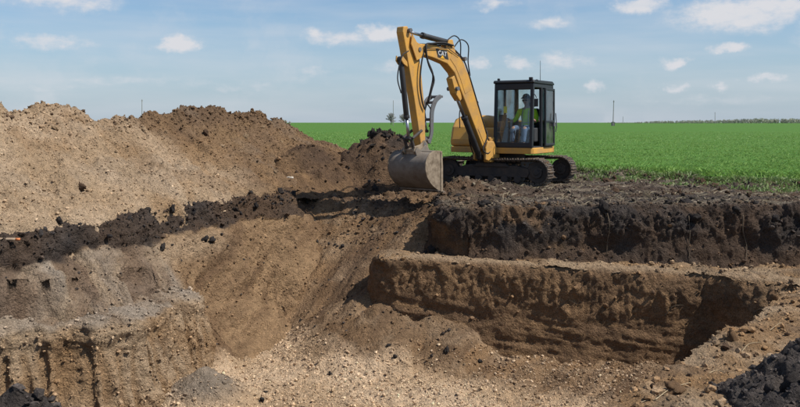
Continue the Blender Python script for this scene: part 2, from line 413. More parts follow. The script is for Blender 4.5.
# ---- left side of the dig: black topsoil lip, smeared grey shelf with claw marks, smooth far wall
def build_left_wall():
    ss = np.arange(-4.6, 11.6, .027)
    path = np.stack([P00[0] + T[0] * ss, P00[1] + T[1] * ss], 1)
    path += (NR[None] * (.16 * np.sin(ss * 1.1) + .10 * np.sin(ss * 2.7 + 1))[:, None])
    near = np.array([(-.8, -.20), (-.30, .03), (-.02, -.02), (.14, -.48), (.32, -.60), (.72, -.83), (1.08, -1.20), (1.28, -1.55), (1.42, -2.05), (1.62, -2.9)])
    far = np.array([(-.8, -.20), (-.30, .03), (-.02, -.02), (.12, -.34), (.30, -.55), (.42, -.85), (.62, -1.30), (.88, -1.80), (1.25, -2.25), (1.9, -2.95)])
    end = np.array([(-.8, -.1), (-.30, .05), (-.02, .0), (.15, -.10), (.32, -.20), (.50, -.28), (.70, -.36), (.95, -.45), (1.3, -.60), (1.9, -1.0)])
    a = sstep(2.1, 2.8, ss)[:, None]; b = sstep(5.5, 9.2, ss)[:, None]
    def prof():
        out = []
        for k in (0, 1):
            A = near[None, :, k] * (1 - a) + far[None, :, k] * a
            out.append(A * (1 - b) + end[None, :, k] * b)
        return out
    M = 150
    P, d, i, nr = sweep_points(path, prof, M)
    s = ss[i] + .28 * fbm(P, .9, 3) + .05 * fbm(P, 4, 2)
    P[:, :2] += NR * (.16 * fbm(P, .7, 3, off=20) * sstep(.1, .4, d))[:, None]
    P[:, 2] += .14 * fbm(P, .8, 3, off=30) * sstep(.15, .5, d)
    near_pt = (ss[i] < 4.2) & (d > .1)
    dn = np.full(len(P), -9.0); dn[near_pt] = path_side(P[near_pt, 0], P[near_pt, 1], near_path)
    zn = np.interp(P[:, 0], [-8.6, -5.3, -4.45, -4.0, -3.4], [-1.10, -1.16, -1.22, -1.26, -1.32])
    cap = zn + .03 + .50 * np.maximum(-dn - .06, 0) - .50 * sstep(-.40, -.16, dn)
    cap = cap + 2.5 * sstep(.55, .15, d) + 2.5 * sstep(2.3, 2.9, ss[i])
    P[:, 2] = np.minimum(P[:, 2], cap)
    keep = ~((dn > -.14) & (ss[i] < 2.85))
    n = grid_normals(P, len(ss), M); n *= np.where(n[:, 2:3].mean() < 0, -1, 1)
    z0 = P[:, 2] + .06 * fbm(P, 2.2, 3, off=40)
    topsoil = sstep(-.50, -.44, z0 + .10 * fbm(P, 2, 4)) * (1 - sstep(6.5, 9.5, s) * .35)
    nearm = 1 - sstep(2.6, 3.3, s)
    shelf = nearm * sstep(-.36, -.46, z0) * sstep(-1.50, -1.36, z0)
    face = nearm * sstep(-1.36, -1.52, z0)
    farw = (1 - nearm) * (1 - topsoil)
    disp = topsoil * (.13 * billow(P, 3.2, 4, .68) + .08 * fbm(P, 1.0, 2) + .03 * billow(P, 9, 2))
    st = np.stack([s * 1.0 + d * .4, d * .25, z0 * .15], 1)
    disp += shelf * (.10 * fbm(st, 3.6, 5, .62) + .08 * fbm(P, .9, 3) + .045 * billow(P, 5, 4, .66) - .09 * sstep(.035, .0, np.abs(fbm(P, 1.1, 3, off=15))) * sstep(-.05, .25, fbm(P, .9, 2, off=25)))
    edge = np.zeros(len(s))
    disp += face * .0
    stf = np.stack([s * .18, (z0 - .55 * s) * 1.35, d * .6], 1)
    disp += farw * (.05 * fbm(stf, 2.6, 5, .6) + .035 * fbm(P, 3.5, 3) + .04 * billow(P, 5, 4, .65))
    crack = sstep(.03, .0, np.abs(fbm(P, .9, 3) + .05)) * farw * sstep(.2, .45, fbm(P, .5, 2, off=9))
    disp -= .05 * crack
    disp *= np.where(ss[i] < 2.9, sstep(-.18, -.36, dn), 1)
    P = P + n * disp[:, None]
    c = cmix(BLK, BLK2, .6 + 1.2 * fbm(P, 2, 3))
    c = cmix(c, DBR, .42 + .5 * fbm(P, 1.2, 3) + sstep(3.5, 8.0, s) * .55)
    sub = cmix(lerp(OCH, TAN2, .35), BRN, .35 + 1.1 * fbm(stf, 2.0, 4))
    sub = cmix(sub, GRY, shelf * (.8 + .5 * fbm(st, 2.2, 3)))
    sub = cmix(sub, TAN * .9, shelf * sstep(.1, .5, fbm(st, 1.8, 4, off=33)) * .7)
    sub = cmix(sub, DBR * 1.5, shelf * sstep(-.05, .4, fbm(st, 1.5, 4, off=4) + .3 * sstep(1.5, -.5, s)) * .75)
    sub = cmix(sub, lerp(TAN, TAN2, .4), np.clip(face + edge, 0, 1) * .85)
    sub = cmix(sub, BRN, (1 - nearm) * sstep(6.5, 8.5, s) * .6)
    sub = cmix(sub, TAN, sstep(.35, .05, np.abs(z0 + .72)) * sstep(2.0, 3.0, s) * sstep(5.5, 4.0, s) * .6)
    c = cmix(sub, c, topsoil)
    finish('pit_wall_left', P, len(ss), M, c, keep, kind='structure')
build_left_wall()

# ---- near left bank: crust of the grey shelf broken off above a face scored by the bucket teeth
def build_near_face():
    path = near_path; n_ = len(path); zt = path[:, 2]
    def prof():
        dd = np.array([-.45, -.22, -.06, .03, .10, .16, .24, .34, .46])
        ff = np.array([.10, .06, .01, -.05, -.22, -.48, -.85, -1.25, -1.75])
        return [np.repeat(dd[None], n_, 0), zt[:, None] + ff[None]]
    M = 92
    P, d, i, nr = sweep_points(path, prof, M)
    P[:, :2] += nr[i] * (.20 * fbm(np.stack([near_s[i], near_s[i] * 0, P[:, 2] * .3], 1), 1.1, 3, off=5))[:, None]
    n = grid_normals(P, n_, M); n *= np.where((n[:, 2] * (d < 0)).sum() < 0, -1, 1)
    s = near_s[i]; h = zt[i] - P[:, 2] + .12 * fbm(np.stack([s, s * 0, s * 0], 1), 1.6, 3)
    top = sstep(.10, .0, h); crust = np.exp(-((h - .10) / .09) ** 2); face = sstep(.14, .30, h)
    disp = top * (.07 * fbm(P, 2.2, 4) + .04 * billow(P, 5, 4, .66))
    disp += crust * (.15 * billow(P, 3.0, 4, .68) + .05)
    disp += face * (.08 * fbm(P, 1.4, 3) + .065 * billow(P, 4.5, 4, .68)) - .04 * face
    gr = np.zeros(len(s)); rg = np.random.RandomState(12); c0 = 1.2
    while c0 < near_s[-1]:
        dep = rg.uniform(.07, .105); w_ = rg.uniform(.045, .06); h0 = rg.uniform(.18, .34); h1 = rg.uniform(.9, 1.6); tilt = rg.uniform(-.05, .08)
        off = s + .03 * fbm(P, 1.5, 2) - c0 - tilt * h
        gr = np.maximum(gr, dep * np.exp(-(np.abs(off) / w_) ** 4) * sstep(h0, h0 + .12, h) * sstep(h1 + .2, h1, h))
        c0 += rg.choice([.20, .22, .24, .24, .27])
    disp = disp * (1 - .7 * np.clip(gr / .06, 0, 1)) - gr
    P = P + n * disp[:, None]
    c = cmix(lerp(TAN, TAN2, .5), OCH, .35 + .9 * fbm(P, 1.2, 3))
    c = cmix(c, GRY, top * (.8 + .4 * fbm(P, 1.5, 3)))
    c = cmix(c, OCH * .9, np.clip(gr / .10, 0, 1) * .6)
    c = cmix(c, BRN, sstep(.2, .6, fbm(P, 1.9, 3, off=14)) * .5)
    finish('pit_wall_near', P, n_, M, c, kind='structure')
build_near_face()

# ---- inner pit edge: brown bench face on the far side, berm on the right, near side
def build_bench():
    path = pit_path; n_ = len(path)
    zt = path[:, 2]
    x0, y0 = path[:, 0], path[:, 1]
    def prof():
        dd = np.array([-.42, -.20, -.04, .05, .09, .11, .14, .20, .26, .34])
        ff = np.array([0, 0, -.03, -.14, -.35, -.60, -.85, -1.15, -1.5, -2.0])
        D = np.repeat(dd[None], n_, 0); Z = zt[:, None] + ff[None]
        Z[:, 0] -= .03
        return [D, Z]
    M = 84
    P, d, i, nr = sweep_points(path, prof, M)
    n = grid_normals(P, n_, M)
    n *= np.where((n[:, 2] * (d < 0)).sum() < 0, -1, 1)
    z0 = P[:, 2]; h = zt[i] - z0
    far = sstep(12.9, 13.6, P[:, 1])
    upper = sstep(.95, .55, h + .25 * fbm(P, .9, 2)) * sstep(.0, .10, h)
    lower = sstep(.6, .95, h + .2 * fbm(P, .9, 2))
    disp = .10 * fbm(P * [1, 1, .7], .8, 3) * sstep(0, .3, h)
    Pv = P * [1, 1, .55]
    disp += sstep(.1, .3, h) * .016 * fbm(P * [7, 7, 1.6], 1.0, 4, .65, off=35) * (1 - lower)
    disp += upper * (.060 * billow(Pv, 4.8, 4, .72) + .02) + .05 * upper * fbm(P, 1.6, 2, off=90)
    lay = np.stack([P[:, 0] * .5, P[:, 1] * .5, P[:, 2] * 5.5 + P[:, 0] * .8], 1)
    disp += lower * (.034 * fbm(lay, 1.1, 4) + .03 * billow(P, 4.5, 4, .65) - .03)
    disp += (1 - sstep(0, .1, h)) * (.05 * billow(P, 3, 4, .6) + .03 * fbm(P, 1, 2))
    disp += (1 - far) * (.13 * billow(P, 2.2, 4, .6)) * sstep(.5, .1, h)
    P = P + n * disp[:, None]
    c = cmix(lerp(BRN, OCH, .45) * 1.2, BRN * 1.15, .5 + fbm(P, 1.5, 3))
    c = cmix(c, DBR * 1.3, lower * .3)
    c = cmix(c, OCH * .9, lower * sstep(.25, .6, fbm(lay, 1.3, 3)) * .6)
    c = cmix(c, DBR, upper * sstep(.1, .5, fbm(P, 1.2, 3, off=3)) * .5)
    c = cmix(c, lerp(TAN2, TAN, .4), sstep(.12, .0, h) * .85)
    c = cmix(c, lerp(TAN2, OCH, .3), (1 - far) * .75)
    finish('pit_wall', P, n_, M, c, kind='structure')
build_bench()

# ---- stripped subsoil surface between the pit edge and the topsoil bank
def build_bench_top():
    xs = np.arange(-.4, 12.0, .036); ys = np.arange(4.4, 15.5, .034)
    X, Y = np.meshgrid(xs, ys, indexing='ij'); x, y = X.ravel(), Y.ravel()
    dp = path_side(x, y, pit_path)
    zt = np.interp(x, [-.5, .35, 5], [-.9, -.9, -1.05])
    P = np.stack([x, y, zt], 1)
    z = zt - .02 + .10 * fbm(P, .9, 3) + .06 * billow(P, 2.6, 4, .6) + .02 * billow(P, 9, 3, .6)
    z -= .06 * sstep(-.25, .1, dp)
    z += .10 * sstep(-1.2, -.3, dp) * sstep(12.5, 11, y)        # crumbled rim of the berm
    P[:, 2] = z
    c = cmix(lerp(TAN2, TAN, .3), OCH, .4 + 1.1 * fbm(P, 1.1, 4))
    c = cmix(c, OCH, sstep(0, .5, fbm(P, .7, 3, off=5)) * .5)
    c = cmix(c, BLK2, sstep(.15, .5, fbm(P, 1.7, 3, off=8)) * .35)
    keep = (dp < .03)
    finish('stripped_subsoil', P, len(xs), len(ys), c, keep, kind='structure')
build_bench_top()

# ---- black topsoil bank on the right
def build_bank():
    path = bank_path; n_ = len(path); zt = path[:, 2]
    x0 = path[:, 0]; y0 = path[:, 1]
    left = sstep(1.0, .82, x0) * (y0 > 15.2)
    def prof():
        dd = np.array([-.55, -.25, -.05, .06, .14, .22, .27, .34, .45, .60])
        ff = np.array([.02, .01, -.01, -.12, -.30, -.52, -.74, -.98, -1.15, -1.30])
        D = np.repeat(dd[None], n_, 0); Z = np.repeat(ff[None], n_, 0) + zt[:, None]
        deep = np.interp(y0, [15.2, 16.3, 17.6, 18.8], [1.35, 1.15, .6, .25])
        k = np.where(x0 < 1.3, deep, 1.0)[:, None]
        Z = np.where(ff[None] < -.02, zt[:, None] + ff[None] * k, Z)
        return [D, Z]
    M = 78
    P, d, i, nr = sweep_points(path, prof, M)
    n = grid_normals(P, n_, M); n *= np.where((n[:, 2] * (d < 0)).sum() < 0, -1, 1)
    h = zt[i] - P[:, 2]
    upper = sstep(.75, .35, h + .2 * fbm(P, 1.1, 2)) * sstep(-.02, .06, h)
    lower = sstep(.45, .75, h)
    Pv = P * [1, 1, .6]
    disp = .13 * fbm(P, .75, 3) * sstep(0, .2, h)
    disp += sstep(.1, .3, h) * .03 * fbm(P * [6, 6, 1.5], 1.0, 4, .65, off=36)
    disp += upper * (.125 * billow(Pv, 3.4, 5, .70) + .08 + .08 * fbm(P, 1.5, 2, off=70))
    disp += lower * (.06 * billow(Pv, 3, 3) - .05)
    disp += sstep(.03, -.02, h) * (.08 * billow(P, 2.4, 4, .6) + .05 * fbm(P, .8, 2))
    P = P + n * disp[:, None]
    c = cmix(BLK, BLK2, .6 + 1.3 * fbm(P, 1.6, 3))
    c = cmix(c, DBR, .25 + .9 * fbm(P, 1.1, 4, off=77))
    c = cmix(c, DBR, sstep(.45, .9, h) * .55 * (.8 + fbm(P, 1.5, 2)))
    lm = sstep(4.6, 2.0, P[:, 0])
    c = cmix(c, BRN, lm * sstep(.0, .5, fbm(P, 1.6, 3, off=2) + .15) * .8)
    c = cmix(c, cmix(STRAW * .7, DBR, .5 + fbm(P, 3, 3)), sstep(.05, -.02, h) * .6)
    finish('topsoil_bank', P, n_, M, c, kind='structure')
build_bank()

# ---- rough dirt of the work strip between the bank and the crop
def build_strip():
    xs = np.arange(.2, 15.5, .036); ys = 14.6 + np.cumsum(np.linspace(.024, .055, 340)); ys = ys[ys < 28]
    X, Y = np.meshgrid(xs, ys, indexing='ij'); x, y = X.ravel(), Y.ravel()
    db = path_side(x, y, bank_path)
    P = np.stack([x, y, x * 0], 1)
    tr = np.minimum(1, np.hypot(x - 2.9, y - 21.0) / 2.6) ** 2
    z = tr * (.08 * fbm(P, .55, 3) + .13 * billow(P * [.6, 1, 1], 1.7, 4, .6) + .05 * billow(P, 6, 3, .6)) - .04
    z += .42 * np.exp(-(((x - 1.35) / .75) ** 2 + ((y - 18.3) / .55) ** 2)) * (1 + .9 * billow(P, 2.4, 3))
    z += .22 * np.exp(-(((x - 2.6) / .6) ** 2 + ((y - 18.9) / .4) ** 2)) * (1 + .9 * billow(P, 2.4, 3))
    z += .16 * np.exp(-((y - field_edge(x) + 1.6) / .45) ** 2) * (.6 + 1.8 * fbm(P, .9, 3)) * (x > 5)
    z -= .05 * sstep(-.3, .1, db)
    P[:, 2] = z
    bands = fbm(P * [.25, 1.2, 1], 1.1, 4)
    c = cmix(DBR, BLK2, .55 + 1.3 * bands)
    c = cmix(c, lerp(STRAW, GRY, .5) * .85, (.05 + sstep(.05, .55, fbm(P * [.35, 1.5, 1], 1.6, 4, off=6))) * .65)
    c = cmix(c, BRN, sstep(2.6, 1.0, x) * sstep(19.5, 18, y) * .55)
    keep = (db < .05) & (y < field_edge(x) + 1.2)
    finish('worked_ground', P, len(xs), len(ys), c, keep, kind='structure')
build_strip()

# ---- spoil heap along the left side, with the low dark mound behind the bucket
def build_heap():
    ss = np.arange(-5.0, 17.5, .034); dd = np.concatenate([np.arange(-7.2, -3.6, .07), np.arange(-3.6, .22, .028)])
    S, D = np.meshgrid(ss, dd, indexing='ij'); s, d = S.ravel(), D.ravel()
    x = P00[0] + T[0] * s + NR[0] * d; y = P00[1] + T[1] * s + NR[1] * d
    wob = .16 * np.sin(s * 1.1) + .10 * np.sin(s * 2.7 + 1)
    hc = np.interp(s, [-5, -1, 2.0, 2.7, 3.6, 4.4, 5.1, 5.7, 6.7, 7.6, 8.2, 9.4, 10.4, 11.5, 12.8, 14, 15.2, 17.5],
                   [1.95, 2.0, 2.0, 1.98, 2.0, 1.95, 1.86, 1.80, 1.90, 1.98, 2.02, 1.99, 2.03, 1.86, 1.58, 1.35, 1.0, .4])
    r = np.abs(d + 3.0) / 3.0
    base = np.clip(1 - r, 0, 1)
    rnd = np.sqrt((1 - r) ** 2 + .012) * .5 + .5 * (1 - r)
    z = hc * np.clip(rnd, 0, None) * (1 - .10 * np.sin(np.clip(base, 0, 1) * math.pi))
    P = np.stack([x, y, z], 1)
    z = z - .60 * sstep(-.36, .10, d - wob + .14 * fbm(P, .8, 3) + .12 * fbm(P, 3, 3))
    up = sstep(.05, .5, z)
    z = z + up * (.13 * fbm(P, .7, 3) + .09 * billow(P, 1.9, 3, .6)) + .07 * billow(P, 4.5, 4, .66) + .03 * fbm(P, 8, 2)
    z += .07 * up * sstep(.78, .95, base) * billow(P, 2.4, 3, .6)
    # runnels down the slope
    z += .10 * up * fbm(np.stack([s * 1.3 + d * .5, d * .22, z * 0], 1), 1.3, 4, .55)
    z -= .10 * up * sstep(.16, .42, fbm(np.stack([s * .8 + d * .3, d * .3, z * 0], 1), .9, 3, off=44))
    z -= 1.6 * np.maximum(0, d - wob + .04)
    P[:, 2] = z
    c = cmix(TAN * 1.14, TAN2 * 1.12, .5 + 1.1 * fbm(P, .9, 4))
    dark = sstep(5.0, 9.0, s - d * .45 + 1.6 * fbm(P, .5, 3) + .6 * sstep(.5, .9, base))
    c = cmix(c, cmix(BRN * 1.05, OCH * .75, .4 + fbm(P, 1.3, 3)), dark * .9)
    c = cmix(c, OCH, sstep(.15, .5, fbm(P, .8, 3, off=7)) * .5)
    c = cmix(c, DBR, sstep(.78, .93, base + .1 * fbm(P, 2, 2)) * sstep(5.0, 7.0, s) * .45)
    c = cmix(c, GRY * .85, sstep(.28, .5, fbm(P, .75, 3, off=12)) * .22)
    c = cmix(c, DBR, sstep(9, 11.5, s) * sstep(.45, .1, base) * .6)
    o = finish('spoil_heap', P, len(ss), len(dd), c)
    tag(o, 'long tan and brown spoil heap of loose earth left of the excavator', 'soil heap')
build_heap()
def mound(name, cx, cy, h, rx, ry, rot, col_fn, label, n=.03, lump=.12, lsc=2.0, base_z=-.05, extra=None, cat='soil heap'):
    e = 1.35
    xs = np.arange(-rx * e, rx * e, n); ys = np.arange(-ry * e, ry * e, n)
    X, Y = np.meshgrid(xs, ys, indexing='ij'); a, b = X.ravel(), Y.ravel()
    ca, sa = math.cos(rot), math.sin(rot)
    x = cx + a * ca - b * sa; y = cy + a * sa + b * ca
    P = np.stack([x, y, x * 0], 1)
    r = np.hypot(a / rx, b / ry) * (1 + .30 * fbm(P, 1.1, 3))
    z = base_z + h * (np.clip(1 - r, -.4, 1) * .6 + .4 * np.exp(-r * r * 2.2)) * 1.0
    P[:, 2] = z
    m = sstep(1.35, .75, r)
    z = z + m * (lump * billow(P, lsc, 4, .6) + lump * .5 * fbm(P, lsc * .6, 2) + .02 * billow(P, 9, 3, .6))
    if extra is not None: z = extra(x, y, z)
    P[:, 2] = z
    o = finish(name, P, len(xs), len(ys), col_fn(P), (r < 1.33))
    tag(o, label, cat)
    return o
mound('dark_mound', -.45, 21.6, 1.52, 2.3, 1.5, .15, lambda P: cmix(cmix(BRN, DBR, .55 + fbm(P, 1.2, 3)), BLK, sstep(.75, 1.35, P[:, 2] + .5 * fbm(P, 1.5, 3)) * .8),
      'dark brown earth mound with black clods on top behind the bucket', lump=.15, lsc=2.2)
mound('brown_mound', -2.45, 21.0, 1.15, 2.7, 1.5, .75, lambda P: cmix(cmix(BRN, OCH * .8, .4 + fbm(P, 1.2, 3)), DBR, .35 + fbm(P, .9, 3)),
      'low brown earth mound between the spoil heap and the dark mound', lump=.15, lsc=1.8)
mound('topsoil_pile', 4.55, 6.80, 1.02, 2.6, 1.65, .92, lambda P: cmix(BLK * 1.6, BLK2 * 1.5, .4 + fbm(P, 2.5, 3)),
      'near pile of blue black topsoil at the lower right corner', n=.022, lump=.16, lsc=2.1, base_z=-1.12)
mound('topsoil_clod_pile', -2.55, 5.15, 1.25, 1.15, .60, .1, lambda P: cmix(BLK * 1.15, BLK2 * 1.1, .4 + fbm(P, 2.5, 3)),
      'near black topsoil clods at the lower left corner', n=.02, lump=.17, lsc=3.6, base_z=-1.35)

# near shoulder the photographer stands on
def build_near():
    xs = np.arange(-13, 13, .12); ys = np.arange(-3.5, 6.4, .1)
    X, Y = np.meshgrid(xs, ys, indexing='ij'); x, y = X.ravel(), Y.ravel()
    P = np.stack([x, y, x * 0], 1)
    P[:, 2] = -1.1 * sstep(1.6, 4.2, y + .3 * fbm(P, .5, 2)) - 1.8 * sstep(5.0, 5.6, y) * (x < 1.0) + .06 * billow(P, 2, 3)
    c = cmix(DBR, BLK2, .5 + fbm(P, 1, 3))
    finish('near_bank', P, len(xs), len(ys), c, kind='structure')
build_near()

# ------------------------------------------------------------------ loose crumbs and clods
def ico(sub):
    bm = bmesh.new(); bmesh.ops.create_icosphere(bm, subdivisions=sub, radius=1.0)
    v = np.array([q.co[:] for q in bm.verts], np.float32); f = np.array([[q.index for q in g.verts] for g in bm.faces], np.int32)
    bm.free(); return v, f
def lump_shape(sub, seed, amp):
    v, f = ico(sub)
    r = 1 + amp * fbm(v, 1.1, 3, .6, off=seed * 7.3) + amp * .6 * billow(v, 2.2, 2, off=seed * 3.1)
    v = v * r[:, None] * np.array([1, .82, .66])
    # a few flat broken faces
    g = np.random.RandomState(seed)
    for _ in range(4 if sub < 3 else 0):
        n = g.normal(size=3); n /= np.linalg.norm(n); dd = v @ n; lim = .62
        v = v - np.where(dd > lim, dd - lim, 0)[:, None] * n
    return v.astype(np.float32), f
SMALL = [lump_shape(1, k, .5) for k in range(6)]
OCTV = np.array([[1, 0, 0], [-1, 0, 0], [0, 1, 0], [0, -1, 0], [0, 0, 1], [0, 0, -1.]], np.float32); OCTF = np.array([[0, 2, 4], [2, 1, 4], [1, 3, 4], [3, 0, 4], [2, 0, 5], [1, 2, 5], [3, 1, 5], [0, 3, 5]], np.int32)
TINY = [((OCTV + np.random.RandomState(60 + k).normal(size=(6, 3)) * .28).astype(np.float32) * [1.15, 1.0, .8], OCTF) for k in range(6)]
BIG = [lump_shape(3, 20 + k, .62) for k in range(6)]
G = np.random.RandomState(31)
def rot_mats(n):
    q = G.normal(size=(n, 4)); q /= np.linalg.norm(q, axis=1)[:, None]
    w, x, y, z = q.T
    return np.stack([np.stack([1 - 2 * (y * y + z * z), 2 * (x * y - z * w), 2 * (x * z + y * w)], -1),
                     np.stack([2 * (x * y + z * w), 1 - 2 * (x * x + z * z), 2 * (y * z - x * w)], -1),
                     np.stack([2 * (x * z - y * w), 2 * (y * z + x * w), 1 - 2 * (x * x + y * y)], -1)], 1)
def scatter(piece, count, rmin, rmax, power, wfun=None, tint=1.0, var=.25, lib=None, name='soil_crumbs', sink=.25, mixcol=None, mixp=.0):
    V, Nn, C, o = TERR[piece]
    w = np.ones(len(V)) if wfun is None else np.clip(wfun(V, Nn), 0, None)
    # favour what can be seen: nearer ground shows larger, and stay near the frame
    ang = np.abs(V[:, 0]) / np.maximum(V[:, 1], 1)
    w = w * (ang < .72) * (V[:, 1] > 4)
    idx = G.choice(len(V), count, p=w / w.sum())
    rad = rmin * (1 - G.rand(count) * (1 - (rmin / rmax) ** power)) ** (-1 / power)
    lib = SMALL + TINY
    k = G.randint(6, size=count) + np.where(rad < .019, 6, 0)
    RM = rot_mats(count)
    VV, FF, CC = [], [], []; off = 0
    for j, (v, f) in enumerate(lib):
        sel = np.where(k == j)[0]
        if not len(sel): continue
        pv = np.einsum('nij,vj->nvi', RM[sel], v) * rad[sel][:, None, None]
        pv[:, :, 2] *= .8
        pv = pv + (V[idx[sel]] + Nn[idx[sel]] * (rad[sel] * (.6 - sink))[:, None])[:, None, :]
        VV.append(pv.reshape(-1, 3))
        FF.append((f[None] + (np.arange(len(sel)) * len(v))[:, None, None] + off).reshape(-1, 3)); off += len(sel) * len(v)
        cc = C[idx[sel]] * tint * (1 + var * G.normal(size=(len(sel), 1)))
        if mixcol is not None:
            q = (G.rand(len(sel)) < mixp)[:, None]; cc = np.where(q, np.asarray(mixcol)[None] * (1 + .2 * G.normal(size=(len(sel), 1))), cc)
        CC.append(np.repeat(np.clip(cc, .01, .75), len(v), 0))
    ob = mesh_np(name, np.concatenate(VV), np.concatenate(FF), M_CLODS, np.concatenate(CC), smooth=False, parent=o, tris=True)
    tag(ob, kind='stuff')
    return ob
scatter('pit_floor', 24000, .008, .05, 2.0, lambda v, n: (v[:, 1] < 15.2) * (v[:, 1] > 11.0) * sstep(-2.2, -2.5, v[:, 2]), 1.05, .2, mixcol=TAN * 1.25, mixp=.3)
scatter('pit_floor', 3000, .010, .05, 2.2, lambda v, n: 1.0 * (v[:, 1] > 14) * (v[:, 2] > -2.6), .95, .25, mixcol=BLK2, mixp=.14)
scatter('pit_floor', 900, .016, .09, 1.8, lambda v, n: 1.0 * (v[:, 1] > 17), .9, .3, mixcol=BLK, mixp=.4)
scatter('spoil_heap', 18000, .010, .05, 2.4, lambda v, n: (n[:, 1] < .2) * 1.0, 1.0, .16)
scatter('spoil_heap', 900, .02, .08, 2.0, lambda v, n: (n[:, 1] < .3) * sstep(1.2, 1.9, v[:, 2]), .9, .25, mixcol=DBR, mixp=.2)
scatter('pit_wall_left', 3600, .012, .08, 1.9, lambda v, n: sstep(-.62, -.3, v[:, 2]) * (v[:, 1] > 8), .9, .3, mixcol=BLK, mixp=.4)
scatter('pit_wall_near', 2600, .010, .06, 1.9, lambda v, n: 1.0 * (v[:, 1] > 9), 1.05, .2)
scatter('pit_wall_left', 1900, .010, .05, 1.9, lambda v, n: 1.0 * (v[:, 2] < -.6) * (v[:, 2] > -2.4), 1.0, .2, mixcol=BLK2, mixp=.05)
scatter('pit_wall', 4200, .012, .07, 1.8, lambda v, n: 1.0 * (.2 + (v[:, 1] < 13.2) * 1.5) * (n[:, 2] > .2), 1.02, .2, mixcol=DBR, mixp=.08)
scatter('stripped_subsoil', 4200, .012, .08, 1.8, lambda v, n: 1.0 / np.maximum(v[:, 1], 5) ** 1, 1.03, .2, mixcol=DBR, mixp=.12)
scatter('topsoil_bank', 1800, .016, .09, 1.8, lambda v, n: 1.0 * (n[:, 2] > .3), 1.05, .25, mixcol=BRN, mixp=.12)
scatter('worked_ground', 7000, .016, .09, 1.9, lambda v, n: 1.0 / v[:, 1] ** .5, .95, .3, mixcol=STRAW * .7, mixp=.12)
scatter('dark_mound', 900, .02, .12, 1.7, None, .95, .25, mixcol=BLK, mixp=.3)
scatter('brown_mound', 700, .02, .09, 1.7, None, 1.0, .25, mixcol=DBR, mixp=.2)
scatter('topsoil_pile', 4200, .008, .05, 1.8, None, 1.1, .25)
scatter('topsoil_clod_pile', 900, .012, .08, 1.5, None, 1.1, .25)

# bigger clods one can pick out, each an object under the earth it belongs to
CLODM = {'black_clod': soil_mat('black_clod_soil', tuple(BLK * 1.05), .35), 'brown_clod': soil_mat('brown_clod_soil', tuple(DBR * 1.1), .35), 'tan_clod': soil_mat('tan_clod_soil', tuple(TAN2), .35), 'ochre_clod': soil_mat('ochre_clod_soil', tuple(BRN * 1.1), .35)}
CLODME = {}
for kn, mm in CLODM.items():
    CLODME[kn] = []
    for v, f in BIG:
        me = bpy.data.meshes.new(kn); me.from_pydata(v.tolist(), [], f.tolist()); me.materials.append(mm)
        me.polygons.foreach_set('use_smooth', np.ones(len(f), bool)); me.update(); CLODME[kn].append(me)
def hero(piece, kind, n, r0, r1, wfun=None, sink=.3, pts=None):
    V, Nn, C, o = TERR[piece]
    if pts is None:
        w = np.ones(len(V)) if wfun is None else np.clip(wfun(V, Nn), 0, None)
        ang = np.abs(V[:, 0]) / np.maximum(V[:, 1], 1); w = w * (ang < .54) * (V[:, 1] > 4.5)
        idx = G.choice(len(V), n, p=w / w.sum())
    else:
        idx = [int(np.argmin((V[:, 0] / V[:, 1] - (px - 400) / 780.) ** 2 + ((CAM_H - V[:, 2]) / V[:, 1] - (py - 122) / 780.) ** 2)) for px, py in pts]
    for i in idx:
        ob = bpy.data.objects.new(kind if kind.endswith('clod') else 'clod', CLODME[kind][G.randint(6)]); COL.objects.link(ob)
        r = r0 + (r1 - r0) * G.rand() ** 1.8
        ob.scale = (r * (1 + .3 * G.rand()), r, r * (.75 + .3 * G.rand()))
        ob.rotation_euler = (G.rand() * 6.3, G.rand() * 6.3, G.rand() * 6.3)
        p = V[i] + Nn[i] * r * (.55 - sink)
        ob.location = (float(p[0]), float(p[1]), float(p[2])); ob.parent = o
hero('pit_wall_left', 'black_clod', 60, .03, .08, lambda v, n: sstep(-.35, -.05, v[:, 2]) * (v[:, 1] > 9) * (v[:, 1] < 19) * (n[:, 2] > .1), .48)
hero('pit_wall_left', 'black_clod', 0, .05, .08, None, .45, pts=[(162, 247), (212, 240), (205, 238)])
hero('spoil_heap', 'ochre_clod', 16, .04, .10, lambda v, n: sstep(1.3, 1.9, v[:, 2]), .42)
hero('spoil_heap', 'tan_clod', 30, .04, .09, lambda v, n: sstep(.2, .8, v[:, 2]), .42)
hero('spoil_heap', 'brown_clod', 0, .09, .12, None, .6, pts=[(80, 187), (206, 134), (212, 133), (73, 139)])
hero('dark_mound', 'black_clod', 18, .05, .13, lambda v, n: sstep(.8, 1.3, v[:, 2]), .4)
hero('dark_mound', 'black_clod', 8, .05, .12, None, .4)
hero('pit_floor', 'black_clod', 0, .03, .065, pts=[(395, 357), (267, 393), (388, 345), (432, 356), (300, 320), (262, 400), (330, 372), (447, 350), (480, 362)])
hero('stripped_subsoil', 'ochre_clod', 22, .04, .10, lambda v, n: 1.0 * (v[:, 1] < 12))
hero('stripped_subsoil', 'black_clod', 0, .06, .10, pts=[(425, 247), (432, 250), (440, 251), (450, 251)])
hero('topsoil_pile', 'black_clod', 26, .03, .09)
hero('topsoil_clod_pile', 'black_clod', 14, .015, .035)
hero('topsoil_bank', 'black_clod', 22, .05, .12, lambda v, n: 1.0 * (v[:, 2] > -.3))
hero('worked_ground', 'brown_clod', 30, .05, .12, lambda v, n: 1.0 * (v[:, 0] > 4) * (v[:, 1] > 17))

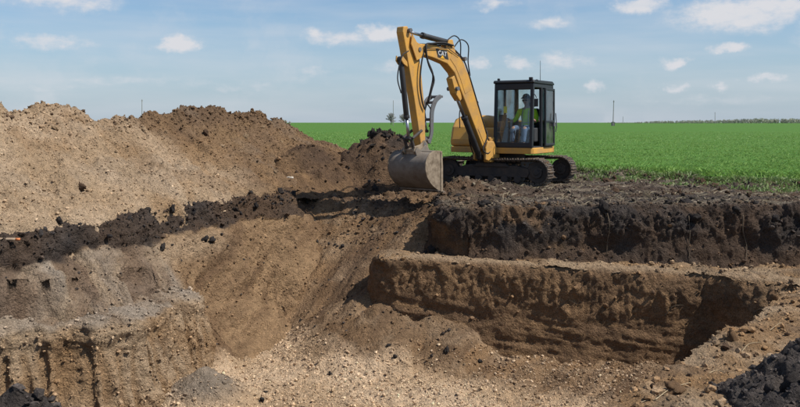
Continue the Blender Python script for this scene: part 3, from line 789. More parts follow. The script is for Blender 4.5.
# ------------------------------------------------------------------ mesh builder for made things
class MB:
    def __init__(s): s.v = []; s.f = []
    def add(s, vs, fs):
        o = len(s.v); s.v += [tuple(map(float, q)) for q in vs]; s.f += [tuple(i + o for i in q) for q in fs]; return s
    def box(s, c, d, rot=None):
        hx, hy, hz = d[0] / 2, d[1] / 2, d[2] / 2
        vs = [Vector((x, y, z)) for x in (-hx, hx) for y in (-hy, hy) for z in (-hz, hz)]
        if rot is not None: vs = [rot @ q for q in vs]
        vs = [q + Vector(c) for q in vs]
        return s.add(vs, [(0, 1, 3, 2), (4, 6, 7, 5), (0, 4, 5, 1), (2, 3, 7, 6), (0, 2, 6, 4), (1, 5, 7, 3)])
    def span(s, p0, p1):
        c = [(a + b) / 2 for a, b in zip(p0, p1)]; d = [abs(b - a) for a, b in zip(p0, p1)]
        return s.box(c, d)
    def prism(s, pts, y0, y1):
        """outline in x, z extruded along y"""
        n = len(pts)
        a = sum(pts[i][0] * pts[(i + 1) % n][1] - pts[(i + 1) % n][0] * pts[i][1] for i in range(n))
        if a < 0: pts = pts[::-1]
        vs = [(x, y0, z) for x, z in pts] + [(x, y1, z) for x, z in pts]
        fs = [tuple(range(n)), tuple(range(2 * n - 1, n - 1, -1))] + [(i, i + n, (i + 1) % n + n, (i + 1) % n) for i in range(n)]
        return s.add(vs, fs)
    def plan(s, pts, z0, z1):
        n = len(pts)
        vs = [(x, y, z0) for x, y in pts] + [(x, y, z1) for x, y in pts]
        return s.add(vs, [tuple(range(n - 1, -1, -1)), tuple(range(n, 2 * n))] + [(i, (i + 1) % n, (i + 1) % n + n, i + n) for i in range(n)])
    def tube(s, pts, r, n=10, caps=True):
        pts = [Vector(p) for p in pts]; rr = r if isinstance(r, (list, tuple)) else [r] * len(pts)
        vs = []; prev = None
        for i, p in enumerate(pts):
            t = (pts[min(i + 1, len(pts) - 1)] - pts[max(i - 1, 0)]).normalized()
            if prev is None: a = t.orthogonal().normalized()
            else: a = (prev - t * prev.dot(t)).normalized()
            prev = a; b = t.cross(a)
            vs += [p + (a * math.cos(2 * math.pi * k / n) + b * math.sin(2 * math.pi * k / n)) * rr[i] for k in range(n)]
        fs = [(i * n + k, i * n + (k + 1) % n, (i + 1) * n + (k + 1) % n, (i + 1) * n + k) for i in range(len(pts) - 1) for k in range(n)]
        if caps: fs += [tuple(range(n - 1, -1, -1)), tuple(range((len(pts) - 1) * n, len(pts) * n))]
        return s.add(vs, fs)
    def build_each(s, name, mat, parent=None, fr=None, bevel=0, smooth=False):
        """one object for every connected piece"""
        par = list(range(len(s.v)))
        def find(a):
            while par[a] != a: par[a] = par[par[a]]; a = par[a]
            return a
        for f in s.f:
            for q in f[1:]: par[find(f[0])] = find(q)
        groups = {}
        for f in s.f: groups.setdefault(find(f[0]), []).append(f)
        out = []
        for fs in groups.values():
            ids = sorted({q for f in fs for q in f}); mp = {q: k for k, q in enumerate(ids)}
            m = MB(); m.v = [s.v[q] for q in ids]; m.f = [tuple(mp[q] for q in f) for f in fs]
            out.append(m.build(name, mat, parent, fr, bevel, smooth))
        return out
    def build(s, name, mat, parent=None, fr=None, bevel=0, smooth=False, seg=2):
        me = bpy.data.meshes.new(name)
        vs = s.v if fr is None else [tuple(fr @ Vector(q)) for q in s.v]
        me.from_pydata(vs, [], s.f); me.update()
        bm = bmesh.new(); bm.from_mesh(me); bmesh.ops.recalc_face_normals(bm, faces=bm.faces); bm.to_mesh(me); bm.free()
        me.materials.append(mat)
        if smooth: me.polygons.foreach_set('use_smooth', np.ones(len(me.polygons), bool))
        o = bpy.data.objects.new(name, me); COL.objects.link(o)
        if parent is not None: o.parent = parent
        if bevel:
            b = o.modifiers.new('bevel', 'BEVEL'); b.width = bevel; b.segments = seg; b.limit_method = 'ANGLE'; b.angle_limit = R(35)
        return o
def curve_pts(ctrl, n=24):
    """Catmull-Rom through control points"""
    c = [Vector(p) for p in ctrl]; c = [c[0] * 2 - c[1]] + c + [c[-1] * 2 - c[-2]]
    out = []; k = len(c) - 3
    for i in range(n + 1):
        u = i / n * k; j = min(int(u), k - 1); t = u - j
        p0, p1, p2, p3 = c[j:j + 4]
        out.append(.5 * ((2 * p1) + (p2 - p0) * t + (2 * p0 - 5 * p1 + 4 * p2 - p3) * t * t + (3 * p1 - p0 - 3 * p2 + p3) * t ** 3))
    return out
def empty(name, loc, label=None, cat=None, group=None):
    o = bpy.data.objects.new(name, None); COL.objects.link(o); o.location = loc; o.empty_display_size = .3
    return tag(o, label, cat, group)

# ------------------------------------------------------------------ materials of made things
def worn_mat(name, col, rough=.45, dirt=(.16, .11, .07), amount=.35, metal=0.0, spec=.5, scale=3.0, chips=None):
    m, N, L, b = new_mat(name)
    tc = N.new('ShaderNodeTexCoord')
    n = N.new('ShaderNodeTexNoise'); n.inputs['Scale'].default_value = scale; n.inputs['Detail'].default_value = 9; n.inputs['Roughness'].default_value = .7
    L.new(tc.outputs['Object'], n.inputs['Vector'])
    r = N.new('ShaderNodeMapRange'); L.new(n.outputs['Fac'], r.inputs[0]); r.inputs[1].default_value = .40; r.inputs[2].default_value = .74; r.inputs[3].default_value = amount * .12; r.inputs[4].default_value = amount
    mx = N.new('ShaderNodeMix'); mx.data_type = 'RGBA'; L.new(r.outputs[0], mx.inputs[0]); mx.inputs[6].default_value = (*col, 1); mx.inputs[7].default_value = (*dirt, 1)
    last = mx.outputs[2]
    if chips:
        n2 = N.new('ShaderNodeTexNoise'); n2.inputs['Scale'].default_value = scale * 6; n2.inputs['Detail'].default_value = 5
        L.new(tc.outputs['Object'], n2.inputs['Vector'])
        r2 = N.new('ShaderNodeMapRange'); L.new(n2.outputs['Fac'], r2.inputs[0]); r2.inputs[1].default_value = .62; r2.inputs[2].default_value = .76; r2.inputs[4].default_value = .6
        m2 = N.new('ShaderNodeMix'); m2.data_type = 'RGBA'; L.new(r2.outputs[0], m2.inputs[0]); L.new(last, m2.inputs[6]); m2.inputs[7].default_value = (*chips, 1); last = m2.outputs[2]
    L.new(last, b.inputs['Base Color'])
    rr = N.new('ShaderNodeMapRange'); L.new(n.outputs['Fac'], rr.inputs[0]); rr.inputs[3].default_value = rough; rr.inputs[4].default_value = min(1, rough + .35)
    L.new(rr.outputs[0], b.inputs['Roughness'])
    b.inputs['Metallic'].default_value = metal; b.inputs['Specular IOR Level'].default_value = spec
    bp = N.new('ShaderNodeBump'); bp.inputs['Strength'].default_value = .08; bp.inputs['Distance'].default_value = .01; L.new(n.outputs['Fac'], bp.inputs['Height']); L.new(bp.outputs[0], b.inputs['Normal'])
    return m
M_YEL = worn_mat('yellow_paint', (.70, .355, .050), .42, (.33, .21, .11), .85, chips=(.36, .21, .09))
M_BLKP = worn_mat('black_paint', (.018, .019, .021), .35, (.09, .07, .055), .4)
M_BLKC = worn_mat('cab_paint', (.016, .018, .021), .32, (.07, .065, .06), .3)
M_MUD = worn_mat('mud_caked_steel', (.36, .285, .20), .9, (.09, .06, .038), 1.0, .0, .15, scale=7.0, chips=(.17, .125, .085))
M_STEEL = worn_mat('worn_steel', (.235, .205, .168), .6, (.11, .076, .05), 1.0, .1, scale=3.2, chips=(.12, .085, .06))
M_THUMB = worn_mat('grey_steel', (.17, .175, .18), .5, (.16, .12, .09), .6, .4)
M_CHROME = worn_mat('cylinder_rod', (.42, .42, .43), .22, (.3, .26, .22), .15, 1.0)
M_RUBBER = worn_mat('hose_rubber', (.014, .014, .015), .55, (.07, .055, .045), .4)
M_TRACK = worn_mat('muddy_track', (.05, .045, .04), .65, (.23, .165, .11), 1.0, .1, scale=4.5)
M_UNDER = worn_mat('undercarriage_paint', (.028, .027, .027), .6, (.12, .085, .06), .75, scale=4)
M_SEAT = worn_mat('seat_vinyl', (.022, .023, .026), .6, (.06, .055, .05), .3)
M_DARK = worn_mat('dark_plastic', (.03, .031, .034), .5, (.08, .07, .06), .3)
def plain(name, col, rough=.6, scale=12, var=.18, spec=.3):
    m, N, L, b = new_mat(name)
    tc = N.new('ShaderNodeTexCoord'); n = N.new('ShaderNodeTexNoise'); n.inputs['Scale'].default_value = scale; n.inputs['Detail'].default_value = 5
    L.new(tc.outputs['Object'], n.inputs['Vector'])
    r = N.new('ShaderNodeMapRange'); L.new(n.outputs['Fac'], r.inputs[0]); r.inputs[1].default_value = .3; r.inputs[2].default_value = .7; r.inputs[3].default_value = 1 - var; r.inputs[4].default_value = 1 + var
    rg = N.new('ShaderNodeRGB'); rg.outputs[0].default_value = (*col, 1)
    mx = N.new('ShaderNodeVectorMath'); mx.operation = 'SCALE'; L.new(rg.outputs[0], mx.inputs[0]); L.new(r.outputs[0], mx.inputs['Scale'])
    L.new(mx.outputs[0], b.inputs['Base Color']); b.inputs['Roughness'].default_value = rough; b.inputs['Specular IOR Level'].default_value = spec
    return m
def glass(name, tint, refl=.09):
    m = bpy.data.materials.new(name); m.use_nodes = True
    N, L = m.node_tree.nodes, m.node_tree.links; N.clear()
    out = N.new('ShaderNodeOutputMaterial'); tr = N.new('ShaderNodeBsdfTransparent'); tr.inputs[0].default_value = (*tint, 1)
    gl = N.new('ShaderNodeBsdfGlossy'); gl.inputs['Roughness'].default_value = .03; gl.inputs['Color'].default_value = (.9, .95, 1, 1)
    fr = N.new('ShaderNodeFresnel'); fr.inputs[0].default_value = 1.5
    ad = N.new('ShaderNodeMath'); ad.operation = 'MULTIPLY_ADD'; L.new(fr.outputs[0], ad.inputs[0]); ad.inputs[1].default_value = .9; ad.inputs[2].default_value = refl; ad.use_clamp = True
    mx = N.new('ShaderNodeMixShader'); L.new(ad.outputs[0], mx.inputs[0]); L.new(tr.outputs[0], mx.inputs[1]); L.new(gl.outputs[0], mx.inputs[2]); df = N.new('ShaderNodeBsdfDiffuse'); df.inputs[0].default_value = (.50, .46, .40, 1)
    tc = N.new('ShaderNodeTexCoord'); nz = N.new('ShaderNodeTexNoise'); nz.inputs['Scale'].default_value = 4; nz.inputs['Detail'].default_value = 7; L.new(tc.outputs['Object'], nz.inputs['Vector'])
    mr = N.new('ShaderNodeMapRange'); L.new(nz.outputs['Fac'], mr.inputs[0]); mr.inputs[1].default_value = .35; mr.inputs[2].default_value = .75; mr.inputs[3].default_value = .02; mr.inputs[4].default_value = .16
    m2 = N.new('ShaderNodeMixShader'); L.new(mr.outputs[0], m2.inputs[0]); L.new(mx.outputs[0], m2.inputs[1]); L.new(df.outputs[0], m2.inputs[2]); L.new(m2.outputs[0], out.inputs[0])
    return m
M_GLASS = glass('cab_glass', (.93, .97, .97), .0)
M_GLASSD = glass('door_glass', (.74, .84, .80), .05)
M_WHITE = plain('white_print', (.75, .75, .73)); M_ORNG = plain('yellow_print', (.75, .40, .03)); M_LAMP = plain('lamp_lens', (.6, .6, .58), .2)

# ------------------------------------------------------------------ the excavator
CX = Vector((2.88, 21.05, 0.0))
exc = empty('excavator', CX, 'yellow tracked excavator with black cab and raised boom at the edge of the dig', 'excavator')
def frame(xdir, org):
    x = Vector((xdir[0], xdir[1], 0)).normalized(); z = Vector((0, 0, 1)); y = z.cross(x)
    m = Matrix.Identity(4)
    for i in range(3): m[i][0] = x[i]; m[i][1] = y[i]; m[i][2] = z[i]; m[i][3] = org[i]
    return m
FU = frame((.866, -.5), (0, 0, 0.0))
FH = frame((-.5, -.866), (0, 0, 0))
FHS = FH @ Matrix.Translation((.16, 0, 0))
FB0 = frame((-.643, -.766), Vector((2.17, 20.0, 0)) - CX)
FBS = FB0 @ Matrix.Diagonal((1.10, 1, 1, 1))
FB = FB0 @ Matrix.Translation((.27, 0, 0))

def build_track(sy):
    yc = .93 * sy; hw = .225; hl = 1.22; rad = .325; zc = .345
    Ltot = 4 * hl + 2 * math.pi * rad
    def at(s):
        s %= Ltot
        if s < 2 * hl: return Vector((-hl + s, 0, zc + rad)), 0.0
        s -= 2 * hl
        if s < math.pi * rad:
            a = s / rad; return Vector((hl + math.sin(a) * rad, 0, zc + math.cos(a) * rad)), a
        s -= math.pi * rad
        if s < 2 * hl: return Vector((hl - s, 0, zc - rad)), math.pi
        a = (s - 2 * hl) / rad; return Vector((-hl - math.sin(a) * rad, 0, zc - math.cos(a) * rad)), math.pi + a
    n = 50; b = MB()
    for k in range(n):
        p, a = at(k * Ltot / n); rot = Matrix.Rotation(a, 3, 'Y')
        sag = -.025 * math.sin(math.pi * (p.x + hl) / (2 * hl)) if a == 0 else 0
        c = p + Vector((0, yc, sag))
        b.box(c, (Ltot / n * .93, 2 * hw, .022), rot)
        b.box(c + rot @ Vector((.03, 0, .026)), (.018, 2 * hw - .02, .034), rot)
        b.box(c + rot @ Vector((-.03, 0, .020)), (.014, 2 * hw - .02, .022), rot)
        b.box(c + rot @ Vector((0, 0, -.035)), (Ltot / n * .8, .12, .05), rot)
    bt = b.build('track_belt', M_TRACK, exc, FU)
    fr = MB(); fr.prism([(-.95, .20), (.95, .20), (1.02, .30), (1.0, .42), (.7, .50), (-.7, .50), (-1.0, .42), (-1.02, .30)], yc - .10, yc + .10)
    fr.prism([(-.5, .46), (.5, .46), (.4, .56), (-.4, .56)], yc - .14, yc + .14)
    fr.build('track_frame', M_UNDER, exc, FU, .015)
    for x, nm in ((hl, 'idler_wheel'), (-hl, 'drive_sprocket')):
        w = MB(); c = Vector((x, yc, zc))
        w.tube([c + Vector((0, -.07, 0)), c + Vector((0, .07, 0))], .27, 28)
        w.tube([c + Vector((0, -.12, 0)), c + Vector((0, .12, 0))], .15, 20)
        w.tube([c + Vector((0, -.15, 0)), c + Vector((0, .15, 0))], .07, 12)
        if nm == 'drive_sprocket':
            for k in range(18):
                a = 2 * math.pi * k / 18
                w.box(c + Vector((math.cos(a) * .265, 0, math.sin(a) * .265)), (.07, .06, .045), Matrix.Rotation(-a, 3, 'Y'))
        w.build(nm, M_UNDER, exc, FU, .012)
    for x in (-.72, -.36, 0, .36, .72):
        w = MB(); c = Vector((x, yc, .155))
        w.tube([c + Vector((0, -.15, 0)), c + Vector((0, .15, 0))], .095, 16); w.build('track_roller', M_UNDER, exc, FU, .01)
    w = MB(); c = Vector((.05, yc, .575)); w.tube([c + Vector((0, -.12, 0)), c + Vector((0, .12, 0))], .06, 14); w.build('carrier_roller', M_UNDER, exc, FU)
for sy in (-1, 1): build_track(sy)
mud = MB(); gm = random.Random(9)
for sy in (-1, 1):
    for k in range(260):
        x = gm.uniform(-1.5, 1.5); yy = sy * .93 + gm.uniform(-.2, .2)
        if abs(x) < 1.2: z = gm.choice([.345 + .335, .345 + .335, .53, .05])
        else:
            a = gm.uniform(-1.4, 1.4); x = math.copysign(1.22 + .345 * math.cos(a), x); z = .345 + .345 * math.sin(a)
        if z == .53: yy = sy * .93 + gm.uniform(-.12, .12)
        v, f = SMALL[gm.randrange(6)]; q = gm.uniform(.012, .038); rt = Matrix.Rotation(gm.random() * 6.3, 3, Vector((gm.random(), gm.random(), gm.random())).normalized())
        mud.add([rt @ Vector(p) * q + Vector((x, yy, z)) for p in v.tolist()], [tuple(int(c) for c in t) for t in f])
tag(mud.build('packed_mud', soil_mat('packed_mud', tuple(BRN * 1.1), .3), exc, FU), kind='stuff')
b = MB(); b.prism([(-.62, .40), (.62, .40), (.55, .66), (-.55, .66)], -.45, .45)
for sx in (-1, 1):
    for sy in (-1, 1): b.box((sx * .42, sy * .62, .45), (.24, .55, .16), Matrix.Rotation(sy * sx * -.15, 3, 'Z'))
b.build('car_body', M_UNDER, exc, FU, .02)
b = MB(); b.tube([(0, 0, .64), (0, 0, .80)], .48, 36); b.build('slew_ring', M_UNDER, exc, FU, .01)
# dozer blade at the far end of the tracks
b = MB(); prof = [(-1.84, .04), (-1.90, .16), (-1.91, .28), (-1.87, .42), (-1.80, .50), (-1.77, .48), (-1.83, .40), (-1.865, .28), (-1.855, .16), (-1.79, .04)]
b.prism(prof, -1.12, 1.12); b.span((-1.86, -1.12, .0), (-1.82, 1.12, .06))
bl = b.build('dozer_blade', M_TRACK, exc, FU, .006)
b = MB()
for sy in (-1, 1): b.tube([(-.5, sy * .35, .36), (-1.2, sy * .38, .30), (-1.8, sy * .42, .26)], .06, 8)
b.build_each('blade_arm', M_UNDER, bl, FU)

# --- upper body
def arc(c, r, a0, a1, n): return [(c[0] + r * math.cos(R(a0 + (a1 - a0) * k / n)), c[1] + r * math.sin(R(a0 + (a1 - a0) * k / n))) for k in range(n + 1)]
plan = [(1.00, .0), (1.00, 1.06), (.94, 1.12), (-.5, 1.12)] + arc((-.1, 0), 1.22, 110, 250, 18) + [(-.4, -1.43), (.50, -1.43), (.68, -1.32), (.66, -.50), (.95, -.46)]
b = MB(); b.plan(plan, .80, .955); b.build('house_deck', M_YEL, exc, FH, .025, seg=3)
cw = [(-.62, 1.09)] + arc((-.1, 0), 1.20, 116, 244, 18) + [(-.62, -1.10)]
b = MB(); b.plan(cw, .957, 1.62); b.build('counterweight', M_YEL, exc, FH, .06, seg=3)
b = MB()
hood = [(-.58, .957), (-.58, 1.78), (-.1, 1.80), (.30, 1.70), (.50, 1.48), (.60, 1.15), (.60, .957)]
b.prism(hood, -1.42, -.50); sc_ = b.build('side_cover', M_YEL, exc, FH, .09, seg=4)
b = MB()
for k in range(5): b.box((.05, -1.425, 1.18 + k * .07), (.42, .012, .03))
b.build_each('louvre', M_BLKP, sc_, FH)
b = MB(); b.plan([(-.58, -.48), (-.58, .0), (.62, .0), (.62, -.48)], .957, 1.46); b.build('front_deck_cover', M_YEL, exc, FH, .05, seg=3)
b = MB(); b.span((-.60, -.50, 1.46), (-1.1, .9, 1.66)); b.build('engine_hood', M_YEL, exc, FH, .06)
b = MB(); b.tube([(-.85, -.55, 1.6), (-.85, -.55, 1.86), (-.92, -.55, 1.92)], .035, 10); b.build('exhaust_pipe', M_BLKP, exc, FH)
# hand rail on the right side
b = MB(); b.tube(curve_pts([(.58, -1.12, 1.45), (.60, -1.12, 1.85), (.45, -1.12, 1.98), (-.1, -1.12, 2.0), (-.2, -1.12, 1.8)], 20), .016, 8); b.build('hand_rail', M_BLKP, exc, FH)

# --- cab
cab = MB(); x0, x1, y0, y1, zb, zt = -.60, 1.00, .03, 1.10, .957, 2.60
def post(m, x, y, za, zc, w=.07, d=.07, lean=0.0):
    m.add([(x + sx * d / 2 + (lean if k else 0), y + sy * w / 2, (za, zc)[k]) for k in (0, 1) for sx, sy in ((-1, -1), (1, -1), (1, 1), (-1, 1))],
          [(0, 3, 2, 1), (4, 5, 6, 7), (0, 1, 5, 4), (1, 2, 6, 5), (2, 3, 7, 6), (3, 0, 4, 7)])
post(cab, x1 - .035, y0 + .04, zb, zt, .08, .08, -.10); post(cab, x1 - .035, y1 - .045, zb, zt, .09, .09, -.10)
post(cab, x0 + .05, y0 + .04, zb, zt, .09, .10); post(cab, x0 + .05, y1 - .04, zb, zt, .09, .10)
post(cab, .28, y1 - .035, zb, zt, .075, .09); post(cab, .28, y0 + .035, zb, zt, .06, .06)
cab.span((x1 - .09, y0, zb), (x1 - .0, y1, zb + .13))          # front sill
cab.span((x1 - .165, y0 + .02, zt - .16), (x1 - .085, y1 - .02, zt))          # front header
cab.span((x0 + .01, y0, zt - .11), (x1 - .16, y0 + .06, zt)); cab.span((x0 + .01, y1 - .06, zt - .11), (x1 - .16, y1, zt))
cab.span((x0, y0, zb), (x0 + .06, y1, 1.62)); cab.span((x0, y0, zt - .1), (x0 + .06, y1, zt))
cab.span((x0 + .05, y0, zb), (x1 - .09, y0 + .04, 1.35))
cabo = cab.build('cab_frame', M_BLKC, exc, FH, .018)
b = MB(); b.prism([(x0 - .03, zt), (x1 - .08, zt), (x1 - .045, zt + .03), (x1 - .09, zt + .085), (x0 + .1, zt + .10), (x0 - .03, zt + .05)], y0 - .02, y1 + .02)
b.span((x1 - .30, y0 + .02, zt + .085), (x1 - .22, y0 + .08, zt + .15)); b.build('cab_roof', M_BLKC, cabo, FH, .02, seg=3)
b = MB(); b.span((x0 + .06, y0 + .02, zb - .0), (x1 - .09, y1 - .02, zb + .03)); b.build('cab_floor', M_DARK, cabo, FH)
def pane(name, quad, mat, par):
    m = MB(); q = [Vector(p) for p in quad]; n = (q[1] - q[0]).cross(q[2] - q[0]).normalized() * .004
    m.add([p + n for p in q] + [p - n for p in q], [(0, 1, 2, 3), (7, 6, 5, 4)] + [(i, i + 4, (i + 1) % 4 + 4, (i + 1) % 4) for i in range(4)])
    return m.build(name, mat, par, FH)
xf = x1 - .04
pane('windscreen', [(xf, y0 + .08, 1.09), (xf, y1 - .09, 1.09), (xf - .095, y1 - .09, 2.45), (xf - .095, y0 + .08, 2.45)], M_GLASS, cabo)
pane('side_window', [(.31, y0 + .03, 1.36), (x1 - .09, y0 + .03, 1.36), (x1 - .15, y0 + .03, 2.49), (.31, y0 + .03, 2.49)], M_GLASS, cabo)
pane('side_window', [(x0 + .10, y0 + .03, 1.36), (.25, y0 + .03, 1.36), (.25, y0 + .03, 2.49), (x0 + .10, y0 + .03, 2.49)], M_GLASS, cabo)
pane('rear_window', [(x0 + .03, y0 + .08, 1.63), (x0 + .03, y1 - .08, 1.63), (x0 + .03, y1 - .08, 2.49), (x0 + .03, y0 + .08, 2.49)], M_GLASS, cabo)
pane('quarter_window', [(x0 + .10, y1 - .03, 1.05), (.235, y1 - .03, 1.05), (.235, y1 - .03, 2.49), (x0 + .10, y1 - .03, 2.49)], M_GLASSD, cabo)
# door folded back flat against the rear quarter
b = MB(); yd = y1 + .055
for xa, xb, za, zc in ((-.50, -.45, .99, 2.50), (.17, .23, .99, 2.50), (-.45, .17, .99, 1.05), (-.45, .17, 2.44, 2.50), (-.45, .17, 1.60, 1.655)):
    b.span((xa, yd - .025, za), (xb, yd + .025, zc))
door = b.build('cab_door', M_BLKC, exc, FH, .01)
pane('upper_door_pane', [(-.45, yd, 1.655), (.17, yd, 1.655), (.17, yd, 2.44), (-.45, yd, 2.44)], M_GLASSD, door)
pane('lower_door_pane', [(-.45, yd, 1.05), (.17, yd, 1.05), (.17, yd, 1.60), (-.45, yd, 1.60)], M_GLASSD, door)
b = MB(); b.span((-.44, yd + .025, 1.50), (-.30, yd + .07, 1.60)); b.tube([(-.42, yd + .07, 1.35), (-.42, yd + .10, 1.5), (-.42, yd + .07, 1.85)], .014, 8); b.build('door_handle', M_THUMB, door, FH)
# fittings
b = MB(); b.span((.62, y1 - .02, zt + .03), (.72, y1 + .02, zt + .10)); b.span((x1 - .14, y1 - .12, zt + .08), (x1 - .06, y1 - .03, zt + .15)); b.build_each('work_light', M_DARK, cabo, FH, .01)
b = MB(); b.tube([(-.55, .75, 2.69), (-.55, .75, 3.28)], [.008, .004], 6); b.build('whip_aerial', M_RUBBER, exc, FH)
b = MB(); b.tube(curve_pts([(x1 - .05, y1 + .01, 2.30), (x1 + .0, y1 + .07, 2.30), (x1 - .02, y1 + .10, 2.22)], 8), .012, 6); b.box((x1 - .02, y1 + .10, 2.10), (.03, .09, .2)); b.build('wing_mirror', M_BLKC, exc, FH, .008)
b = MB(); b.span((-.42, .34, 1.16), (.10, .84, 1.30)); b.span((-.30, .44, .985), (0, .72, 1.16)); seat = b.build('seat', M_SEAT, exc, FHS, .04, seg=3)
b = MB(); b.prism([(-.30, 1.30), (-.40, 1.30), (-.50, 1.98), (-.38, 1.98)], .36, .82); b.build('seat_back', M_SEAT, seat, FHS, .05, seg=3)
b = MB(); b.prism([(-.40, 2.02), (-.49, 2.02), (-.51, 2.24), (-.42, 2.24)], .46, .72); b.build('headrest', M_SEAT, seat, FHS, .04, seg=3)
for yy in (.22, .93):
    b = MB(); b.span((-.30, yy - .07, 1.10), (.42, yy + .07, 1.46)); o = b.build('control_console', M_DARK, exc, FHS, .03)
    b = MB(); b.tube([(.36, yy, 1.46), (.37, yy, 1.54), (.39, yy, 1.68)], [.016, .018, .028], 8); b.build('joystick', M_RUBBER, o, FHS)
b = MB(); b.box((.70, .18, 1.72), (.05, .20, .17), Matrix.Rotation(.4, 3, 'Z')); b.tube([(.70, .18, 1.64), (.70, .12, 1.36)], .018, 6); mon = b.build('monitor', M_DARK, exc, FH, .01)
b = MB(); b.box((.672, .17, 1.72), (.006, .16, .12), Matrix.Rotation(.4, 3, 'Z')); b.build('monitor_screen', plain('screen_glass', (.12, .13, .14), .1), mon, FH)
b = MB(); b.box((.925, .34, 1.93), (.006, .09, .17)); b.build('notice_sticker', plain('yellow_sticker', (.55, .55, .10)), cabo, FH)
for yy in (.50, .64):
    b = MB(); b.box((.66, yy, 1.03), (.16, .09, .015), Matrix.Rotation(-.4, 3, 'Y')); b.tube([(.66, yy, 1.03), (.68, yy, 1.40)], .012, 6); b.build('travel_pedal', M_RUBBER, exc, FH)

# --- boom, in the plane of the boom (x along reach, z up)
b = MB()
for sy in (-1, 1): b.prism([(-.30, .86), (.10, .62), (.22, .66), (.20, .95), (.12, 1.12), (-.12, 1.12), (-.20, 1.0)], sy * .17 - .03, sy * .17 + .03)
b.span((-.42, -.16, .68), (.0, .16, .98)); b.tube([(-.18, 0, .58), (-.18, 0, 1.22)], .13, 18)
b.build('swing_bracket', M_YEL, exc, FBS, .02)
boom_out = [(-.13, .96), (-.13, 1.04), (.02, 1.16), (.45, 2.05), (.78, 2.74), (.98, 3.06), (1.22, 3.26), (1.50, 3.35), (2.0, 3.40), (2.50, 3.40), (2.68, 3.34), (2.70, 3.22), (2.60, 3.17), (2.1, 3.11), (1.60, 3.00), (1.32, 2.79), (1.10, 2.40), (.65, 1.66), (.20, .94), (.02, .88)]
# the foot of the boom tapers, its box section is .26 wide
b = MB(); b.prism(boom_out, -.118, .118)
boom = b.build('boom', M_YEL, exc, FBS, .02, seg=2)
b = MB(); b.prism([(1.06, 2.36), (1.28, 2.76), (1.40, 2.66), (1.26, 2.30), (1.08, 2.12), (1.02, 2.18)], -.09, .09); b.build('cylinder_bracket', M_YEL, boom, FBS, .015)
for sy in (-1, 1):
    b = MB(); b.prism([(.70, 2.42), (.92, 2.86), (1.12, 3.12), (1.42, 3.26), (1.50, 3.12), (1.30, 2.94), (1.12, 2.66), (.94, 2.30)], sy * .119, sy * .126); b.build('stiffener_plate', M_YEL, boom, FBS, .003)
    b = MB(); b.prism([(-.02, .96), (.06, 1.16), (.34, 1.60), (.44, 1.44), (.14, .98)], sy * .119, sy * .128); b.build('foot_plate', M_YEL, boom, FBS, .003)
    b = MB(); b.tube([(2.35, sy * .145, 3.30), (1.60, sy * .145, 3.36), (1.20, sy * .145, 3.20)], .010, 6); b.build('grease_line', M_RUBBER, boom, FBS)
# flat seam plates and pins
b = MB()
for p in ((0, 1.0), (2.6, 3.26), (1.24, 2.42), (.96, 3.16)): b.tube([(p[0], -.16, p[1]), (p[0], .16, p[1])], .05, 14)
b.build_each('boom_pin', M_THUMB, boom, FBS)
def decal(sy):
    y = sy * .121
    m = MB(); q = [(2.02, 3.33), (1.62, 3.30), (1.56, 3.10), (1.94, 3.13)]
    m.prism(q, y - .0015, y + .0015); d = m.build('boom_decal', M_BLKP, boom, FBS)
    f = bpy.data.curves.new('lettering', 'FONT'); f.body = 'CAT'; f.size = .155; f.extrude = .001; f.align_x = 'CENTER'; f.align_y = 'CENTER'
    f.materials.append(M_WHITE)
    tmp = bpy.data.objects.new('lettering', f); me = bpy.data.meshes.new_from_object(tmp); bpy.data.objects.remove(tmp); me.name = 'lettering'
    t = bpy.data.objects.new('lettering', me); COL.objects.link(t); t.parent = d
    ex = Vector((-1, 0, -.06)).normalized() if sy > 0 else Vector((1, 0, .06)).normalized()
    ez = Vector((0, sy, 0)); ey = ez.cross(ex)
    m4 = Matrix.Identity(4)
    for i in range(3): m4[i][0] = ex[i]; m4[i][1] = ey[i]; m4[i][2] = ez[i]
    m4.translation = Vector((1.785, y + sy * .004, 3.225)); t.matrix_local = FBS @ m4
    m = MB(); m.prism([(1.86, 3.115), (1.70, 3.105), (1.785, 3.19)], y + sy * .005 - .0012, y + sy * .005 + .0012); m.build('triangle_mark', M_ORNG, d, FBS)
for sy in (1, -1): decal(sy)
def cylinder(name, p0, p1, frac, rb, rr, y=0.0, par=exc, fr=None):
    fr = fr or FB
    a, c = Vector((p0[0], y, p0[1])), Vector((p1[0], y, p1[1])); k = a.lerp(c, frac); d = (c - a).normalized()
    m = MB(); m.tube([a + d * .03, k], rb, 16); m.tube([k - d * .06, k + d * .012], rb * 1.16, 16); m.tube([a + Vector((0, -rb * .9, 0)), a + Vector((0, rb * .9, 0))], rb * 1.0, 12)
    o = m.build(name, M_BLKP, par, fr, .004, True)
    o.data.polygons.foreach_set('use_smooth', np.array([len(p.vertices) == 4 for p in o.data.polygons]))
    m = MB(); m.tube([k, c], rr, 14); r_ = m.build('piston_rod', M_CHROME, o, fr, 0, True)
    m = MB(); m.tube([c + Vector((0, -rb * .9, 0)), c + Vector((0, rb * .9, 0))], rb * .9, 12); m.build('rod_eye', M_BLKP, o, fr, .004)
    return o
cylinder('boom_cylinder', (.22, .72), (1.32, 2.36), .62, .075, .042, fr=FB0)
cylinder('stick_cylinder', (1.56, 3.53), (3.20, 3.66), .62, .066, .036, fr=FB0)
b = MB()
for sy in (-1, 1): b.prism([(1.25, 3.24), (1.62, 3.34), (1.52, 3.58), (1.38, 3.60)], sy * .085 - .015, sy * .085 + .015)
b.build_each('cylinder_lug', M_YEL, boom, FBS, .01)
